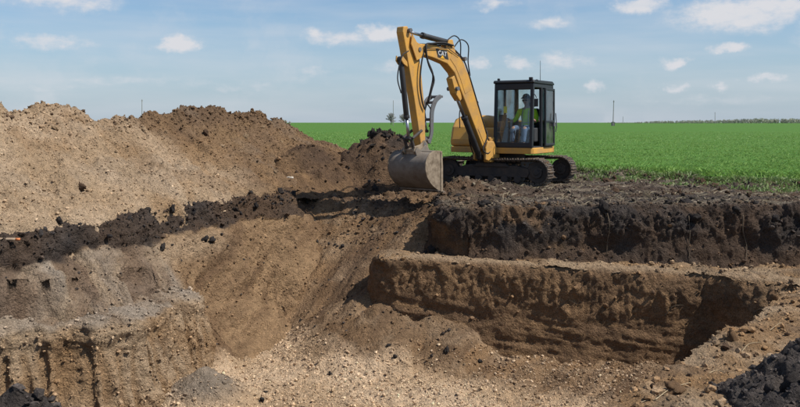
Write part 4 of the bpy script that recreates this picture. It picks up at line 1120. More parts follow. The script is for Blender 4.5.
# --- stick
stick_out = [(2.96, 3.76), (3.10, 3.74), (3.12, 3.62), (3.02, 3.28), (2.73, 2.20), (2.49, 1.16), (2.47, 1.06), (2.42, 1.02), (2.35, 1.06), (2.31, 1.20), (2.33, 1.9), (2.44, 2.60), (2.52, 3.06), (2.52, 3.26), (2.60, 3.36), (2.74, 3.44)]
b = MB()
b.prism(stick_out, -.10, .10)
stick = b.build('stick', M_YEL, exc, FB, .018)
b = MB()
for sy in (-1, 1): b.prism([(2.46, 3.10), (2.50, 3.36), (2.70, 3.42), (2.86, 3.60), (2.90, 3.36), (2.70, 3.00)], sy * .145 - .016, sy * .145 + .016)
b.build_each('stick_cheek', M_YEL, stick, FB, .01)
b = MB()
for p in ((2.60, 3.26), (2.93, 3.66), (2.42, 1.10)): b.tube([(p[0], -.18, p[1]), (p[0], .18, p[1])], .05, 14)
b.build_each('stick_pin', M_THUMB, stick, FB)
cylinder('bucket_cylinder', (3.08, 3.02), (2.80, 1.24), .74, .062, .036)
b = MB()
for sy in (-1, 1): b.prism([(2.96, 2.96), (3.14, 3.10), (3.16, 2.98), (3.08, 2.90), (2.94, 2.84)], sy * .08 - .015, sy * .08 + .015)
b.build_each('cylinder_lug', M_YEL, stick, FB, .01)
# links from stick and rod to the coupler
b = MB()
for sy in (-1, 1):
    b.tube([(2.50, sy * .14, 1.42), (2.84, sy * .14, 1.24)], .035, 8); b.tube([(2.84, sy * .10, 1.24), (2.70, sy * .10, .96)], .04, 8)
b.build_each('bucket_link', M_UNDER, exc, FB, .008)
# --- coupler and bucket
b = MB()
for sy in (-1, 1): b.prism([(2.32, 1.12), (2.42, 1.20), (2.56, 1.10), (2.78, 1.06), (2.82, .94), (2.72, .86), (2.36, .84), (2.28, .96)], sy * .15 - .025, sy * .15 + .025)
b.span((2.38, -.13, .88), (2.74, .13, 1.0)); b.tube([(2.42, -.2, 1.04), (2.42, .2, 1.04)], .045, 12); b.tube([(2.72, -.2, .98), (2.72, .2, .98)], .045, 12)
b.build('quick_coupler', M_MUD, exc, FB, .012)
shell = [(2.10, .93), (2.34, .945), (2.62, .93), (2.80, .85), (2.90, .70), (2.91, .52), (2.83, .34), (2.66, .19), (2.42, .10), (2.10, .045)]
shell = [(2.28, .94), (2.50, .955), (2.70, .905), (2.84, .77), (2.88, .60), (2.83, .42), (2.69, .25), (2.50, .125), (2.30, .045)]
sh = [p[:] for p in curve_pts([(x, 0, z) for x, z in shell], 36)]
sh2 = [(p[0], p[2]) for p in sh]
HW = .53
def inner(pts, t):
    out = []
    for i, p in enumerate(pts):
        a = Vector(pts[max(i - 1, 0)]); c = Vector(pts[min(i + 1, len(pts) - 1)]); d = (c - a).normalized(); out.append((p[0] - t * -d[1] * -1, p[1] - t * d[0] * 1) if False else (p[0] + t * d[1], p[1] - t * d[0]))
    return out
b = MB(); b.prism(sh2 + inner(sh2, .02)[::-1], -HW, HW)
bucket = b.build('bucket', M_STEEL, exc, FB)
for sy in (-1, 1):
    b = MB(); b.prism(inner(sh2, -.012), sy * (HW + .002), sy * (HW + .026)); b.build('bucket_side', M_MUD, bucket, FB, .006)
    b = MB(); b.prism([(2.27, .035), (2.35, .035), (2.35, .93), (2.30, .95), (2.27, .60)], sy * (HW + .027), sy * (HW + .045)); b.build('side_cutter', M_MUD, bucket, FB, .006)
b = MB(); b.prism([(2.44, .055), (2.44, .088), (2.27, .06), (2.20, .022), (2.27, .03)], -HW - .02, HW + .02); b.build('cutting_edge', M_STEEL, bucket, FB, .004)
for k in range(6):
    y = -HW + .05 + k * (2 * HW - .1) / 5
    b = MB(); b.prism([(2.34, .09), (2.24, .075), (2.08, .005), (2.10, -.012), (2.25, .005), (2.36, .015)], y - .04, y + .04); b.build('tooth', M_STEEL, bucket, FB, .008)
b = MB()
for sy in (-1, 1): b.prism([(2.28, .93), (2.34, 1.02), (2.46, 1.08), (2.60, .98), (2.76, 1.03), (2.82, .95), (2.78, .86)], sy * .20 - .016, sy * .20 + .016)
b.build_each('bucket_ear', M_STEEL, bucket, FB, .008)
b = MB()
for z in ((2.85, .38), (2.70, .23)): b.box((z[0], 0, z[1]), (.03, 2 * HW, .012))
for y in (-.3, 0, .3): pass
b = MB(); rw = np.random.RandomState(5)
b.prism([(2.60, .944), (2.30, .955), (2.30, .962), (2.60, .955)], -.50, .50); b.build('wear_strip', M_STEEL, bucket, FB)
# --- thumb: curved grey bar on the inner side of the stick
tp = [Vector(p) for p in curve_pts([(2.22, 0, 1.12), (2.13, 0, 1.35), (2.12, 0, 1.62), (2.10, 0, 1.88), (1.98, 0, 2.10), (1.82, 0, 2.20), (1.70, 0, 2.21)], 22)]
thick = [.042 + .022 * math.sin(math.pi * min(1, i / 22)) for i in range(23)]
b = MB()
for sy in (-1, 1):
    L_, R_ = [], []
    for i, p in enumerate(tp):
        d = (tp[min(i + 1, 22)] - tp[max(i - 1, 0)]).normalized(); nn = Vector((d.z, 0, -d.x)); w = thick[i] * (1 if i < 20 else .6)
        L_.append(((p + nn * w)[0], (p + nn * w)[2])); R_.append(((p - nn * w)[0], (p - nn * w)[2]))
    b.prism(L_ + R_[::-1], sy * .13 - .018, sy * .13 + .018)
for i in (2, 8, 14, 19): b.tube([tp[i] + Vector((0, -.15, 0)), tp[i] + Vector((0, .15, 0))], .035, 10)
thumb = b.build('thumb', M_THUMB, exc, FB, .006)
cylinder('thumb_cylinder', (2.30, 2.02), (2.14, 1.40), .6, .04, .022, par=thumb)
b = MB(); b.prism([(2.36, 2.10), (2.26, 2.06), (2.26, 1.96), (2.36, 1.94)], -.06, .06); b.tube([(2.24, -.16, 1.17), (2.24, .16, 1.17)], .05, 12); b.prism([(2.34, 1.30), (2.18, 1.22), (2.18, 1.10), (2.32, 1.06)], -.09, .09); b.build('thumb_bracket', M_THUMB, stick, FB, .008)
# --- hoses
def hose(ctrl, r=.019, n=22):
    m = MB(); m.tube(curve_pts(ctrl, n), r, 7); return m.build('hydraulic_hose', M_RUBBER, exc, FBS, 0, True)
for y in (-.09, -.03, .03, .09):
    hose([(-.05, y, 1.14), (.06, y, 1.34), (.44, y * 1.1, 2.12), (.76, y, 2.80), (.96, y, 3.13), (1.22, y * .9, 3.32), (1.45, y, 3.42)], .018)
for y, dz in ((.15, .0), (.17, .08), (-.15, 0)):
    hose([(1.40, y * .8, 3.45), (1.8, y, 3.44 + dz * .5), (2.2, y, 3.43), (2.44, y * 1.2, 3.36), (2.40, y * 1.3, 3.05 - dz), (2.22, y * 1.4, 2.70 - dz), (2.28, y * 1.3, 2.35), (2.34, y, 2.05)], .020, 30)
hose([(2.42, .16, 3.30), (2.56, .18, 3.0), (2.60, .16, 2.5), (2.52, .15, 2.1), (2.42, .14, 1.9)], .018)
hose([(1.30, .05, 3.40), (1.08, .10, 3.62), (.82, .12, 3.50), (.80, .10, 3.10), (.72, .10, 2.76)], .015)
hose([(1.42, -.05, 3.58), (1.15, -.04, 3.72), (.90, -.06, 3.60), (.86, -.08, 3.2)], .015)
hose([(2.95, .14, 3.20), (3.14, .12, 3.06), (3.22, .07, 2.6), (3.12, .08, 2.25)], .014)
hose([(2.34, .13, 2.05), (2.20, .13, 1.9), (2.14, .1, 1.7), (2.20, .08, 1.5)], .015)
hose([(.28, -.14, .80), (.40, -.16, 1.1), (.50, -.14, 1.5), (.62, -.10, 1.9)], .016)
hose([(-.15, .14, 1.0), (.12, .20, .82), (.28, .16, .92), (.10, .15, 1.2), (.05, .10, 1.4)], .017)
hose([(-.1, -.2, 1.1), (.15, -.24, 1.3), (.35, -.18, 1.15), (.24, -.12, .85)], .016)
b = MB()
for x, z, a in ((.44, 2.10, 0), (.76, 2.78, 0), (2.0, 3.43, 0)): b.box((x, 0, z), (.06, .24, .05), Matrix.Rotation(-1.1 if x < 1 else 0, 3, 'Y'))
b.build_each('hose_clamp', M_BLKP, boom, FBS)

# ------------------------------------------------------------------ operator, seated in the cab
M_SKIN = plain('skin', (.42, .235, .165), .55); M_VIS = plain('hi_vis_fabric', (.50, .82, .04), .8, 18, .12); M_JEAN = plain('denim', (.10, .15, .24), .85, 30, .25)
M_CAP = plain('dark_cap', (.030, .028, .028), .8); M_BOOT = plain('boot_leather', (.09, .06, .04), .6); M_STRIPE = plain('reflective_tape', (.42, .40, .34), .5); M_SHADE = plain('sunglass_lens', (.01, .01, .012), .12)
per = empty('person', CX + (FH @ Vector((-.1, .59, .0)) ) + Vector((0, 0, 1.30)), 'seated operator in lime high visibility shirt, jeans and dark cap inside the cab', 'person')
FP = Matrix.Translation(CX - per.location) @ FHS
def skin_obj(name, chains, mat, parent, sub=2):
    """chains: lists of (x, y, z, radius); a chain starting with an index joins that vertex"""
    vs, es, rad = [], [], []
    for ch in chains:
        prev = None
        for q in ch:
            if isinstance(q, int): prev = q; continue
            vs.append(FP @ Vector(q[:3])); rad.append(q[3])
            if prev is not None: es.append((prev, len(vs) - 1))
            prev = len(vs) - 1
    me = bpy.data.meshes.new(name); me.from_pydata([v[:] for v in vs], es, []); me.update()
    o = bpy.data.objects.new(name, me); COL.objects.link(o); o.parent = parent
    sk = o.modifiers.new('skin', 'SKIN'); sk.use_smooth_shade = True; sk.branch_smoothing = .3
    for i, r in enumerate(rad): me.skin_vertices[0].data[i].radius = (r, r); me.skin_vertices[0].data[i].use_root = (i == 0)
    sd = o.modifiers.new('subdivision', 'SUBSURF'); sd.levels = sub; sd.render_levels = sub
    me.materials.append(mat)
    return o
YO = .59
body = [[(-.14, YO, 1.40, .135), (-.17, YO, 1.58, .125), (-.17, YO, 1.76, .135), (-.15, YO, 1.90, .125), (-.13, YO, 2.00, .065), (-.11, YO, 2.06, .058), (-.08, YO, 2.13, .088), (-.07, YO, 2.22, .100), (-.09, YO, 2.30, .080)],
        [6, (.025, YO, 2.165, .016)]]
idx = 10
for s_ in (-1, 1):
    body.append([3, (-.13, YO + s_ * .19, 1.93, .062), (-.10, YO + s_ * .27, 1.72, .050), (.10, YO + s_ * .32, 1.63, .041), (.30, YO + s_ * .335, 1.67, .033), (.37, YO + s_ * .335, 1.685, .036)])
    hand = idx + 4; idx += 5
    body.append([hand, (.385, YO + s_ * (.335 - .035), 1.70, .012), (.400, YO + s_ * (.335 - .045), 1.665, .010)])
    idx += 2
    for k in range(4):
        body.append([hand, (.405 - .003 * k, YO + s_ * .345, 1.715 - .020 * k, .0115), (.432 - .004 * k, YO + s_ * .330, 1.712 - .022 * k, .0105), (.428 - .006 * k, YO + s_ * .305, 1.706 - .022 * k, .0095)]); idx += 3
    body.append([0, (-.05, YO + s_ * .10, 1.38, .092), (.30, YO + s_ * .15, 1.46, .076), (.46, YO + s_ * .16, 1.44, .066), (.50, YO + s_ * .15, 1.20, .054), (.54, YO + s_ * .14, 1.035, .040), (.66, YO + s_ * .15, 1.015, .036)]); idx += 6
skin_obj('body', body, M_SKIN, per)
shirt = [[(-.15, YO, 1.42, .175), (-.17, YO, 1.58, .172), (-.165, YO, 1.76, .182), (-.15, YO, 1.89, .158), (-.13, YO, 2.00, .088)]]
for s_ in (-1, 1): shirt.append([3, (-.135, YO + s_ * .205, 1.915, .086), (-.105, YO + s_ * .27, 1.73, .064), (.04, YO + s_ * .31, 1.64, .056), (.14, YO + s_ * .325, 1.635, .050)])
sho = skin_obj('high_visibility_shirt', shirt, M_VIS, per)
jean = [[(-.14, YO, 1.40, .148)]]
for s_ in (-1, 1): jean.append([0, (-.04, YO + s_ * .105, 1.385, .105), (.30, YO + s_ * .15, 1.462, .090), (.455, YO + s_ * .16, 1.435, .080), (.50, YO + s_ * .15, 1.22, .068), (.53, YO + s_ * .145, 1.08, .062)])
skin_obj('jeans', jean, M_JEAN, per)
for s_ in (-1, 1): skin_obj('boot', [[(.52, YO + s_ * .14, 1.10, .055), (.54, YO + s_ * .14, 1.035, .052), (.62, YO + s_ * .15, 1.02, .044), (.69, YO + s_ * .155, 1.015, .036)]], M_BOOT, per, 1)
m = MB()
for z, r_ in ((2.275, .108), (2.32, .105), (2.36, .088), (2.39, .055), (2.402, .012)): pass
rings = ((2.23, .115), (2.27, .114), (2.315, .101), (2.35, .070), (2.368, .020))
vs_ = []; n_ = 18
for z, r_ in rings: vs_ += [(-.075 + r_ * 1.05 * math.cos(2 * math.pi * k / n_), YO + r_ * .92 * math.sin(2 * math.pi * k / n_), z) for k in range(n_)]
m.add(vs_, [(i * n_ + k, i * n_ + (k + 1) % n_, (i + 1) * n_ + (k + 1) % n_, (i + 1) * n_ + k) for i in range(len(rings) - 1) for k in range(n_)] + [tuple(range((len(rings) - 1) * n_, len(rings) * n_))])
m.prism([(.02, 2.245), (.10, 2.235), (.135, 2.222), (.135, 2.228), (.10, 2.248), (.02, 2.265)], YO - .075, YO + .075)
m.build('cap', M_CAP, per, FP, 0, True)
m = MB()
for s_ in (-1, 1): m.box((.022, YO + s_ * .036, 2.185), (.012, .056, .036)); m.box((-.04, YO + s_ * .088, 2.195), (.12, .006, .010))
m.box((.024, YO, 2.195), (.008, .03, .008)); m.build('sunglasses', M_SHADE, per, FP, .004)
m = MB()
for s_ in (-1, 1): m.tube([(-.075, YO + s_ * .094, 2.15), (-.085, YO + s_ * .104, 2.185), (-.075, YO + s_ * .096, 2.215)], [.012, .018, .012], 8)
m.build_each('ear', M_SKIN, per, FP, 0, True)
m = MB(); m.tube([(.006, YO - .028, 2.125), (.016, YO, 2.122), (.006, YO + .028, 2.125)], .007, 6); m.build('mouth', plain('lips', (.33, .14, .11)), per, FP, 0, True)
m = MB()
for s_ in (-1, 1):
    m.tube(curve_pts([(.005, YO + s_ * .09, 1.48), (.005, YO + s_ * .09, 1.70), (-.01, YO + s_ * .085, 1.84), (-.09, YO + s_ * .085, 1.985)], 12), .013, 8)
m.tube([(-.17 + .176 * math.cos(a), YO + .176 * math.sin(a), 1.60) for a in [2 * math.pi * k / 24 for k in range(25)]], .010, 6)
m.build('reflective_stripe', M_STRIPE, per, FP, 0, True)

# ------------------------------------------------------------------ green crop
def leaf_mat(name, rough=.5, trans=.35):
    m = bpy.data.materials.new(name); m.use_nodes = True
    N, L = m.node_tree.nodes, m.node_tree.links; b = N['Principled BSDF']; out = N['Material Output']
    at = N.new('ShaderNodeAttribute'); at.attribute_name = 'soil'
    tc = N.new('ShaderNodeTexCoord'); n = N.new('ShaderNodeTexNoise'); n.inputs['Scale'].default_value = .6; n.inputs['Detail'].default_value = 8; L.new(tc.outputs['Object'], n.inputs['Vector'])
    r = N.new('ShaderNodeMapRange'); L.new(n.outputs['Fac'], r.inputs[0]); r.inputs[1].default_value = .3; r.inputs[2].default_value = .7; r.inputs[3].default_value = .82; r.inputs[4].default_value = 1.18
    mx = N.new('ShaderNodeVectorMath'); mx.operation = 'SCALE'; L.new(at.outputs['Color'], mx.inputs[0]); L.new(r.outputs[0], mx.inputs['Scale'])
    L.new(mx.outputs[0], b.inputs['Base Color']); b.inputs['Roughness'].default_value = rough; b.inputs['Specular IOR Level'].default_value = .25
    t = N.new('ShaderNodeBsdfTranslucent'); L.new(mx.outputs[0], t.inputs['Color'])
    ms = N.new('ShaderNodeMixShader'); ms.inputs[0].default_value = trans; L.new(b.outputs[0], ms.inputs[1]); L.new(t.outputs[0], ms.inputs[2]); L.new(ms.outputs[0], out.inputs['Surface'])
    return m
M_LEAF = leaf_mat('crop_leaf')
def crop_surface_mat():
    m, N, L, b = new_mat('crop_canopy')
    tc = N.new('ShaderNodeTexCoord')
    def nz(sc, det, vec=None):
        n = N.new('ShaderNodeTexNoise'); n.inputs['Scale'].default_value = sc; n.inputs['Detail'].default_value = det; n.inputs['Roughness'].default_value = .65
        L.new(vec or tc.outputs['Object'], n.inputs['Vector']); return n
    mp = N.new('ShaderNodeMapping'); mp.inputs['Scale'].default_value = (.12, 1, 1); L.new(tc.outputs['Object'], mp.inputs[0])
    n1 = nz(.35, 10, mp.outputs[0]); n2 = nz(3.5, 8)
    mx = N.new('ShaderNodeMix'); mx.data_type = 'RGBA'; L.new(n1.outputs['Fac'], mx.inputs[0]); mx.inputs[6].default_value = (.068, .158, .024, 1); mx.inputs[7].default_value = (.104, .212, .037, 1)
    r = N.new('ShaderNodeMapRange'); L.new(n2.outputs['Fac'], r.inputs[0]); r.inputs[1].default_value = .3; r.inputs[2].default_value = .7; r.inputs[3].default_value = .6; r.inputs[4].default_value = 1.3
    sc = N.new('ShaderNodeVectorMath'); sc.operation = 'SCALE'; L.new(mx.outputs[2], sc.inputs[0]); L.new(r.outputs[0], sc.inputs['Scale']); L.new(sc.outputs[0], b.inputs['Base Color'])
    b.inputs['Roughness'].default_value = .8; b.inputs['Specular IOR Level'].default_value = .1
    bp = N.new('ShaderNodeBump'); bp.inputs['Strength'].default_value = .7; bp.inputs['Distance'].default_value = .12; L.new(n2.outputs['Fac'], bp.inputs['Height']); L.new(bp.outputs[0], b.inputs['Normal'])
    return m
def build_field():
    us = np.concatenate([-np.geomspace(4500, 40, 14), np.arange(-34, 34.1, .5), np.geomspace(40, 4500, 14)])
    t = np.concatenate([np.arange(0, 30, .4), np.geomspace(30.4, 9000, 50)])
    U, Tt = np.meshgrid(us, t, indexing='ij')
    x = U.ravel(); y = field_edge(x) + .5 + Tt.ravel()
    z = .12 + .06 * sstep(0, 1.2, Tt.ravel()) - .12 * (Tt.ravel() == 0)
    P = np.stack([x, y, z], 1); P[:, 2] += .03 * fbm(P, .5, 2) * (Tt.ravel() < 120)
    o = mesh_np('crop_field', P, grid_faces(len(us), len(t)), crop_surface_mat())
    tag(o, kind='structure')
    # leaves: upright blades in tufts, thinning out with distance
    n = 66000
    yy = 20.9 * np.exp(G.rand(n) * math.log(120 / 20.9)); xx = (G.rand(n) * 2 - 1) * .66 * yy
    dist = yy - field_edge(xx)
    ok = (dist > -.15 + .7 * G.rand(n)) & ~((np.hypot(xx - 2.9, yy - 21) < 3.4))
    xx, yy = xx[ok], yy[ok]
    bl = 4; X = np.repeat(xx, bl); Y = np.repeat(yy, bl); m = len(X)
    k = np.clip(Y / 24, 1, 4)
    X = X + G.normal(size=m) * .06 * k; Y = Y + G.normal(size=m) * .06 * k
    h = (.13 + .10 * G.rand(m)) * (1 - .35 * sstep(.8, .0, Y - field_edge(X)))
    a = G.rand(m) * 6.283; w = (.007 + .005 * G.rand(m)) * k ** .8
    lean = (.10 + .14 * G.rand(m)); lx, ly = np.cos(a) * lean, np.sin(a) * lean
    wx, wy = -np.sin(a) * w, np.cos(a) * w
    z0 = np.full(m, .03)
    V = np.stack([np.stack([X - wx, Y - wy, z0], 1), np.stack([X + wx, Y + wy, z0], 1), np.stack([X + wx * .9 + lx * .5, Y + wy * .9 + ly * .5, z0 + h * .68], 1), np.stack([X - wx * .3 + lx * 1.1, Y - wy * .3 + ly * 1.1, z0 + h], 1)], 1).reshape(-1, 3)
    F = np.arange(m * 4).reshape(-1, 4)
    g = G.rand(m)[:, None]
    c = np.array([.16, .275, .052]) * (1 - g) + np.array([.28, .43, .11]) * g
    o = mesh_np('crop_leaves', V, F, M_LEAF, np.repeat(c, 4, 0), smooth=False)
    tag(o, 'short bright green crop growing behind the worked ground', 'crop', kind='stuff')
    # weeds and dead stalks on the worked strip
    V0, N0, C0, og = TERR['worked_ground']
    e = V0[:, 1] - field_edge(V0[:, 0])
    wgt = (np.exp(-((e + .9) / .9) ** 2) + .13 * (e > -5) * (fbm(V0 * [.3, 1, 1], 1.1, 3, off=3) > .12)) * (V0[:, 1] > 17) * (np.hypot(V0[:, 0] - 2.9, V0[:, 1] - 21) > 2.6)
    for nm, cnt, ca, cb, hh in (('weed_leaves', 5200, (.10, .18, .035), (.26, .33, .12), .10), ('dead_stalks', 2600, (.25, .20, .12), (.42, .35, .23), .09)):
        ww = wgt if nm == 'weed_leaves' else wgt + .10 * (V0[:, 1] > 15.2)
        i = np.repeat(G.choice(len(V0), cnt, p=ww / ww.sum()), 6); m = len(i)
        X = V0[i, 0] + G.normal(size=m) * .07; Y = V0[i, 1] + G.normal(size=m) * .07; z0 = V0[i, 2] - .02
        h = hh * (.4 + G.rand(m)); a = G.rand(m) * 6.283; w = .010 + .010 * G.rand(m); ln = (.3 + 1.1 * G.rand(m)) * h * (1 if nm == 'weed_leaves' else 2.0)
        wx, wy = -np.sin(a) * w, np.cos(a) * w; lx, ly = np.cos(a) * ln, np.sin(a) * ln
        if nm == 'dead_stalks': wx, wy, h = wx * .5, wy * .5, h * .6
        V = np.stack([np.stack([X - wx, Y - wy, z0], 1), np.stack([X + wx, Y + wy, z0], 1), np.stack([X + wx + lx * .6, Y + wy + ly * .6, z0 + h * .8], 1), np.stack([X - wx * .2 + lx, Y - wy * .2 + ly, z0 + h], 1)], 1).reshape(-1, 3)
        g = G.rand(m)[:, None]; c = np.array(ca) * (1 - g) + np.array(cb) * g
        o = mesh_np(nm, V, np.arange(m * 4).reshape(-1, 4), M_LEAF, np.repeat(c, 4, 0), smooth=False)
        tag(o, 'low green weeds at the edge of the crop' if nm == 'weed_leaves' else 'dry straw coloured stalks scattered on the worked ground', 'weeds' if nm == 'weed_leaves' else 'stalks', kind='stuff')
build_field()

# ------------------------------------------------------------------ far things on the horizon
def wood_mat(name, ca, cb, sc=.6):
    m, N, L, b = new_mat(name)
    tc = N.new('ShaderNodeTexCoord'); n = N.new('ShaderNodeTexNoise'); n.inputs['Scale'].default_value = sc; n.inputs['Detail'].default_value = 6; L.new(tc.outputs['Object'], n.inputs['Vector'])
    r = N.new('ShaderNodeMapRange'); L.new(n.outputs['Fac'], r.inputs[0]); r.inputs[1].default_value = .35; r.inputs[2].default_value = .65
    mx = N.new('ShaderNodeMix'); mx.data_type = 'RGBA'; L.new(r.outputs[0], mx.inputs[0]); mx.inputs[6].default_value = (*ca, 1); mx.inputs[7].default_value = (*cb, 1); L.new(mx.outputs[2], b.inputs['Base Color']); b.inputs['Roughness'].default_value = .9
    b.inputs['Specular IOR Level'].default_value = .05
    return m
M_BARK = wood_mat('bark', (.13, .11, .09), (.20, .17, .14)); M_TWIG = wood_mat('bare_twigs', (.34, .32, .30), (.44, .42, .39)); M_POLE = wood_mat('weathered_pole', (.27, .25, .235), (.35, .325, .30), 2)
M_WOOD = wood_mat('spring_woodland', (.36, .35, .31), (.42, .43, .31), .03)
def at_px(px, Y, z=0.0): return Vector(((px - 400) / 780.0 * Y, Y, z))
def bare_tree(px, Y, h, wid, seed, label, group):
    g = random.Random(seed); base = at_px(px, Y)
    t = empty('bare_tree', base, label, 'tree', group)
    tr = MB(); tw = MB()
    tr.tube([(0, 0, -.3), (.05, 0, h * .2), (0, .1, h * .42), (0, 0, h * .6)], [h * .035, h * .027, h * .022, h * .012], 8)
    for k in range(34):
        a = g.random() * 6.283; z0 = h * g.uniform(.16, .5); el = g.uniform(.15, 1.35)
        d = Vector((math.cos(a) * math.cos(el), math.sin(a) * math.cos(el), math.sin(el)))
        # length to the outline of a round crown
        L_ = h * .5 * g.uniform(.75, 1.02); p0 = Vector((0, 0, z0)); p1 = p0 + Vector((d.x * wid, d.y * wid, d.z * (h * .98 - z0) if d.z > 0 else 0)) * .5; p2 = p0 + Vector((d.x * wid, d.y * wid, d.z * (h - z0))) * g.uniform(.85, 1)
        tr.tube([p0, p1, p2], [h * .012, h * .008, h * .003], 5)
        for q in range(130):
            u = g.uniform(.3, 1.0); p = p0.lerp(p2, u); e = Vector((g.gauss(0, 1), g.gauss(0, 1), g.gauss(.3, .8))).normalized() * h * g.uniform(.04, .12)
            s_ = Vector((g.gauss(0, 1), g.gauss(0, 1), g.gauss(0, 1))).normalized() * h * .008
            tw.add([p - s_, p + s_, p + e], [(0, 1, 2)])
    tr.build('trunk', M_BARK, t); tw.build('crown', M_TWIG, t)
bare_tree(391, 520, 8.4, 3.9, 3, 'smaller round bare tree on the horizon beside the thin pole', 'bare trees on the horizon')
bare_tree(403.8, 520, 8.0, 4.2, 4, 'wider bare tree on the horizon close to the excavator stick', 'bare trees on the horizon')
def pole(px, Y, h, label, arm=True, lean=0.0, r=.16):
    t = empty('utility_pole', at_px(px, Y), label, 'utility pole', 'utility poles on the horizon')
    m = MB(); m.tube([(0, 0, -.3), (lean * h, 0, h)], [r * .95, r * .65], 10); m.build('shaft', M_POLE, t)
    if arm:
        m = MB(); m.box((lean * h * .95, 0, h * .94), (.14, 1.7, .16)); m.build('crossarm', M_POLE, t)
        for y in (-.7, 0, .7):
            m = MB(); m.tube([(lean * h * .95, y, h * .94 + .08), (lean * h * .95, y, h * .94 + .32)], [.06, .035], 8); m.build('insulator', M_THUMB, t)
pole(613, 330, 11.0, 'tall leaning utility pole on the horizon right of the cab', lean=.03, r=.20)
pole(142, 330, 11.4, 'utility pole standing up behind the crest of the spoil heap', r=.17)
pole(393.3, 330, 11.0, 'thin utility pole beside the bare trees', r=.15)
pole(715, 900, 13.5, 'small far utility pole in front of the woodland', r=.32)
pole(623, 900, 8.5, 'shortest utility pole, just right of the tall leaning one', arm=False, r=.28)
def cabinet(px, Y):
    m = MB(); m.box((0, 0, .9), (1.3, 1.0, 1.5)); m.prism([(-.7, 1.64), (.7, 1.64), (0, 2.05)], -.55, .55)
    o = m.build('pole_hut', M_THUMB); o.location = at_px(px, Y); tag(o, 'tiny grey hut at the foot of the tall leaning pole', 'hut')
cabinet(613, 335)
def woodland(name, px0, px1, Y, hs, n, seed, label, dens=1.0):
    g = np.random.RandomState(seed); VV, FF = [], []; off = 0
    for k in range(n):
        u = g.rand(); px = px0 + (px1 - px0) * u
        hh = np.interp(px, [q[0] for q in hs], [q[1] for q in hs]) * g.uniform(.7, 1.12)
        c = at_px(px, Y + g.uniform(0, 130)); w = hh * g.uniform(.28, .45); m = 70
        d = g.normal(size=(m, 3)); d /= np.linalg.norm(d, axis=1)[:, None]; r = g.rand(m) ** .4
        p = d * r[:, None] * [w, w, hh * .46] + [c.x, c.y, hh * .54]
        e1 = g.normal(size=(m, 3)) * hh * .055; e2 = g.normal(size=(m, 3)) * hh * .055
        VV.append(np.stack([p - e1, p + e2, p + e1, p - e2], 1).reshape(-1, 3)); FF.append(np.arange(m * 4).reshape(-1, 4) + off); off += m * 4
        tv = np.array([[c.x - .2, c.y, -.3], [c.x + .2, c.y, -.3], [c.x + .1, c.y, hh * .6], [c.x - .1, c.y, hh * .6]]); VV.append(tv); FF.append(np.arange(4)[None] + off); off += 4
    o = mesh_np(name, np.concatenate(VV), np.concatenate(FF), M_WOOD, smooth=False); tag(o, label, 'woodland', kind='stuff')
woodland('woodland', 616, 860, 1250, [(616, 1.6), (640, 2.6), (650, 4), (700, 5.6), (760, 8.0), (800, 8.6), (860, 8.5)], 560, 5, 'far line of budding trees on the horizon at right')
woodland('woodland', 256, 293, 620, [(256, 3.5), (275, 4.2), (286, 3.4), (293, 2.0)], 40, 6, 'low bushes on the horizon beside the end of the spoil heap')
woodland('woodland', 556, 616, 1500, [(556, 1.2), (616, 2.2)], 70, 8, 'very low far hedge on the horizon right of the cab')

# ------------------------------------------------------------------ small singular things on the earth
def on_surface(piece, px, py):
    V = TERR[piece][0]; i = int(np.argmin((V[:, 0] / V[:, 1] - (px - 400) / 780.) ** 2 + ((CAM_H - V[:, 2]) / V[:, 1] - (py - 122) / 780.) ** 2))
    return Vector([float(q) for q in V[i]]), Vector([float(q) for q in TERR[piece][1][i]])
M_STONE = soil_mat('pale_stone', (.52, .46, .38), .3)
def visible_surface(px, py):
    best = None
    for piece in ('spoil_heap', 'pit_wall_left', 'brown_mound', 'pit_floor', 'dark_mound'):
        p, n = on_surface(piece, px, py)
        if abs(p.x / p.y * 780 + 400 - px) < 2 and abs((CAM_H - p.z) / p.y * 780 + 122 - py) < 2 and (best is None or p.y < best[0].y): best = (p, n)
    return best
def stone(name, piece, px, py, size, label, cat, mat=M_STONE, seed=3):
    v, f = lump_shape(3, seed, .5); p, n = visible_surface(px, py)
    m = MB(); m.add([tuple(q * np.array(size)) for q in v], [tuple(int(a) for a in q) for q in f]); o = m.build(name, mat, None, None, 0, True)
    o.location = p + n * (size[2] * .10); tag(o, label, cat); return o
stone('white_stone', 'spoil_heap', 288, 178, (.16, .12, .075), 'white stone lying on the brown slope left of the bucket', 'stone')
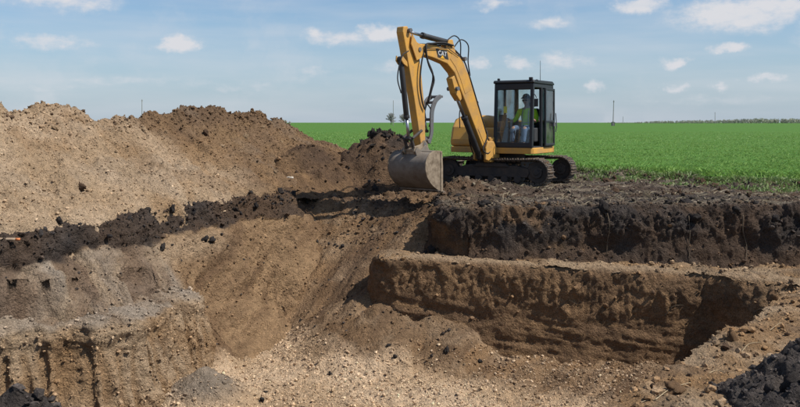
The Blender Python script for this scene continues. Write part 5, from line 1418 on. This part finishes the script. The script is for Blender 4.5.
stone('white_stone', 'spoil_heap', 148, 117, (.085, .06, .05), 'small white stone just under the crest of the spoil heap', 'stone', seed=5)
stone('white_stone', 'spoil_heap', 134, 133, (.065, .05, .03), 'tiny white stone below the dip in the heap crest', 'stone', seed=6)
p, n = on_surface('pit_wall_left', 10, 244)
m = MB(); m.tube([(-.55, -.1, .03), (-.25, -.02, .035), (.02, .03, .03), (.09, .035, .03)], [.022, .026, .022, .019], 9); st = m.build('broken_stake', plain('bleached_wood', (.36, .26, .17)), None, None, 0, True); st.location = p + Vector((0, -.05, .05))
m = MB(); m.tube([(.092, .035, .03), (.15, .045, .028)], [.020, .016], 9); m.build('painted_tip', plain('orange_paint', (.60, .20, .07)), st, None, 0, True)
tag(st, 'bleached wooden stake with an orange tip on the black soil at left edge', 'stake')
M_ROOT = plain('root', (.12, .09, .06), .85, 20, .3); M_STRAW = plain('straw', (.36, .28, .17), .8, 20, .3)
def root(piece, pts, r, mat=M_ROOT, name='root'):
    q = [on_surface(piece, *c) for c in pts]; m = MB(); m.tube(curve_pts([p + n * r * 2.2 for p, n in q], 18), [r * (1 - .5 * k / 18) for k in range(19)], 6)
    m.build(name, mat, TERR[piece][3], None, 0, True)
for pts, r in (([(608, 212), (609, 226), (607, 240), (606, 256)], .018), ([(688, 216), (689, 232), (688, 248), (690, 262)], .018), ([(742, 214), (743, 230), (746, 246), (746, 262)], .022), ([(640, 220), (648, 228), (642, 238)], .010), ([(560, 218), (566, 226), (560, 236), (566, 248)], .010)): root('topsoil_bank', pts, r * .5)
for pts, r in (([(664, 315), (672, 306), (684, 304)], .011), ([(752, 312), (760, 309), (768, 311)], .011), ([(560, 306), (568, 300), (578, 303)], .008)): root('pit_wall', pts, r * .6)
for pts, r in (([(655, 400), (672, 390), (690, 383)], .009), ([(700, 378), (715, 372), (730, 374)], .007), ([(742, 352), (750, 344), (760, 342)], .007), ([(640, 404), (650, 401), (662, 402)], .006), ([(770, 330), (780, 322), (788, 322)], .006)): root('stripped_subsoil', pts, r * .65, M_STRAW, 'straw_stalk')
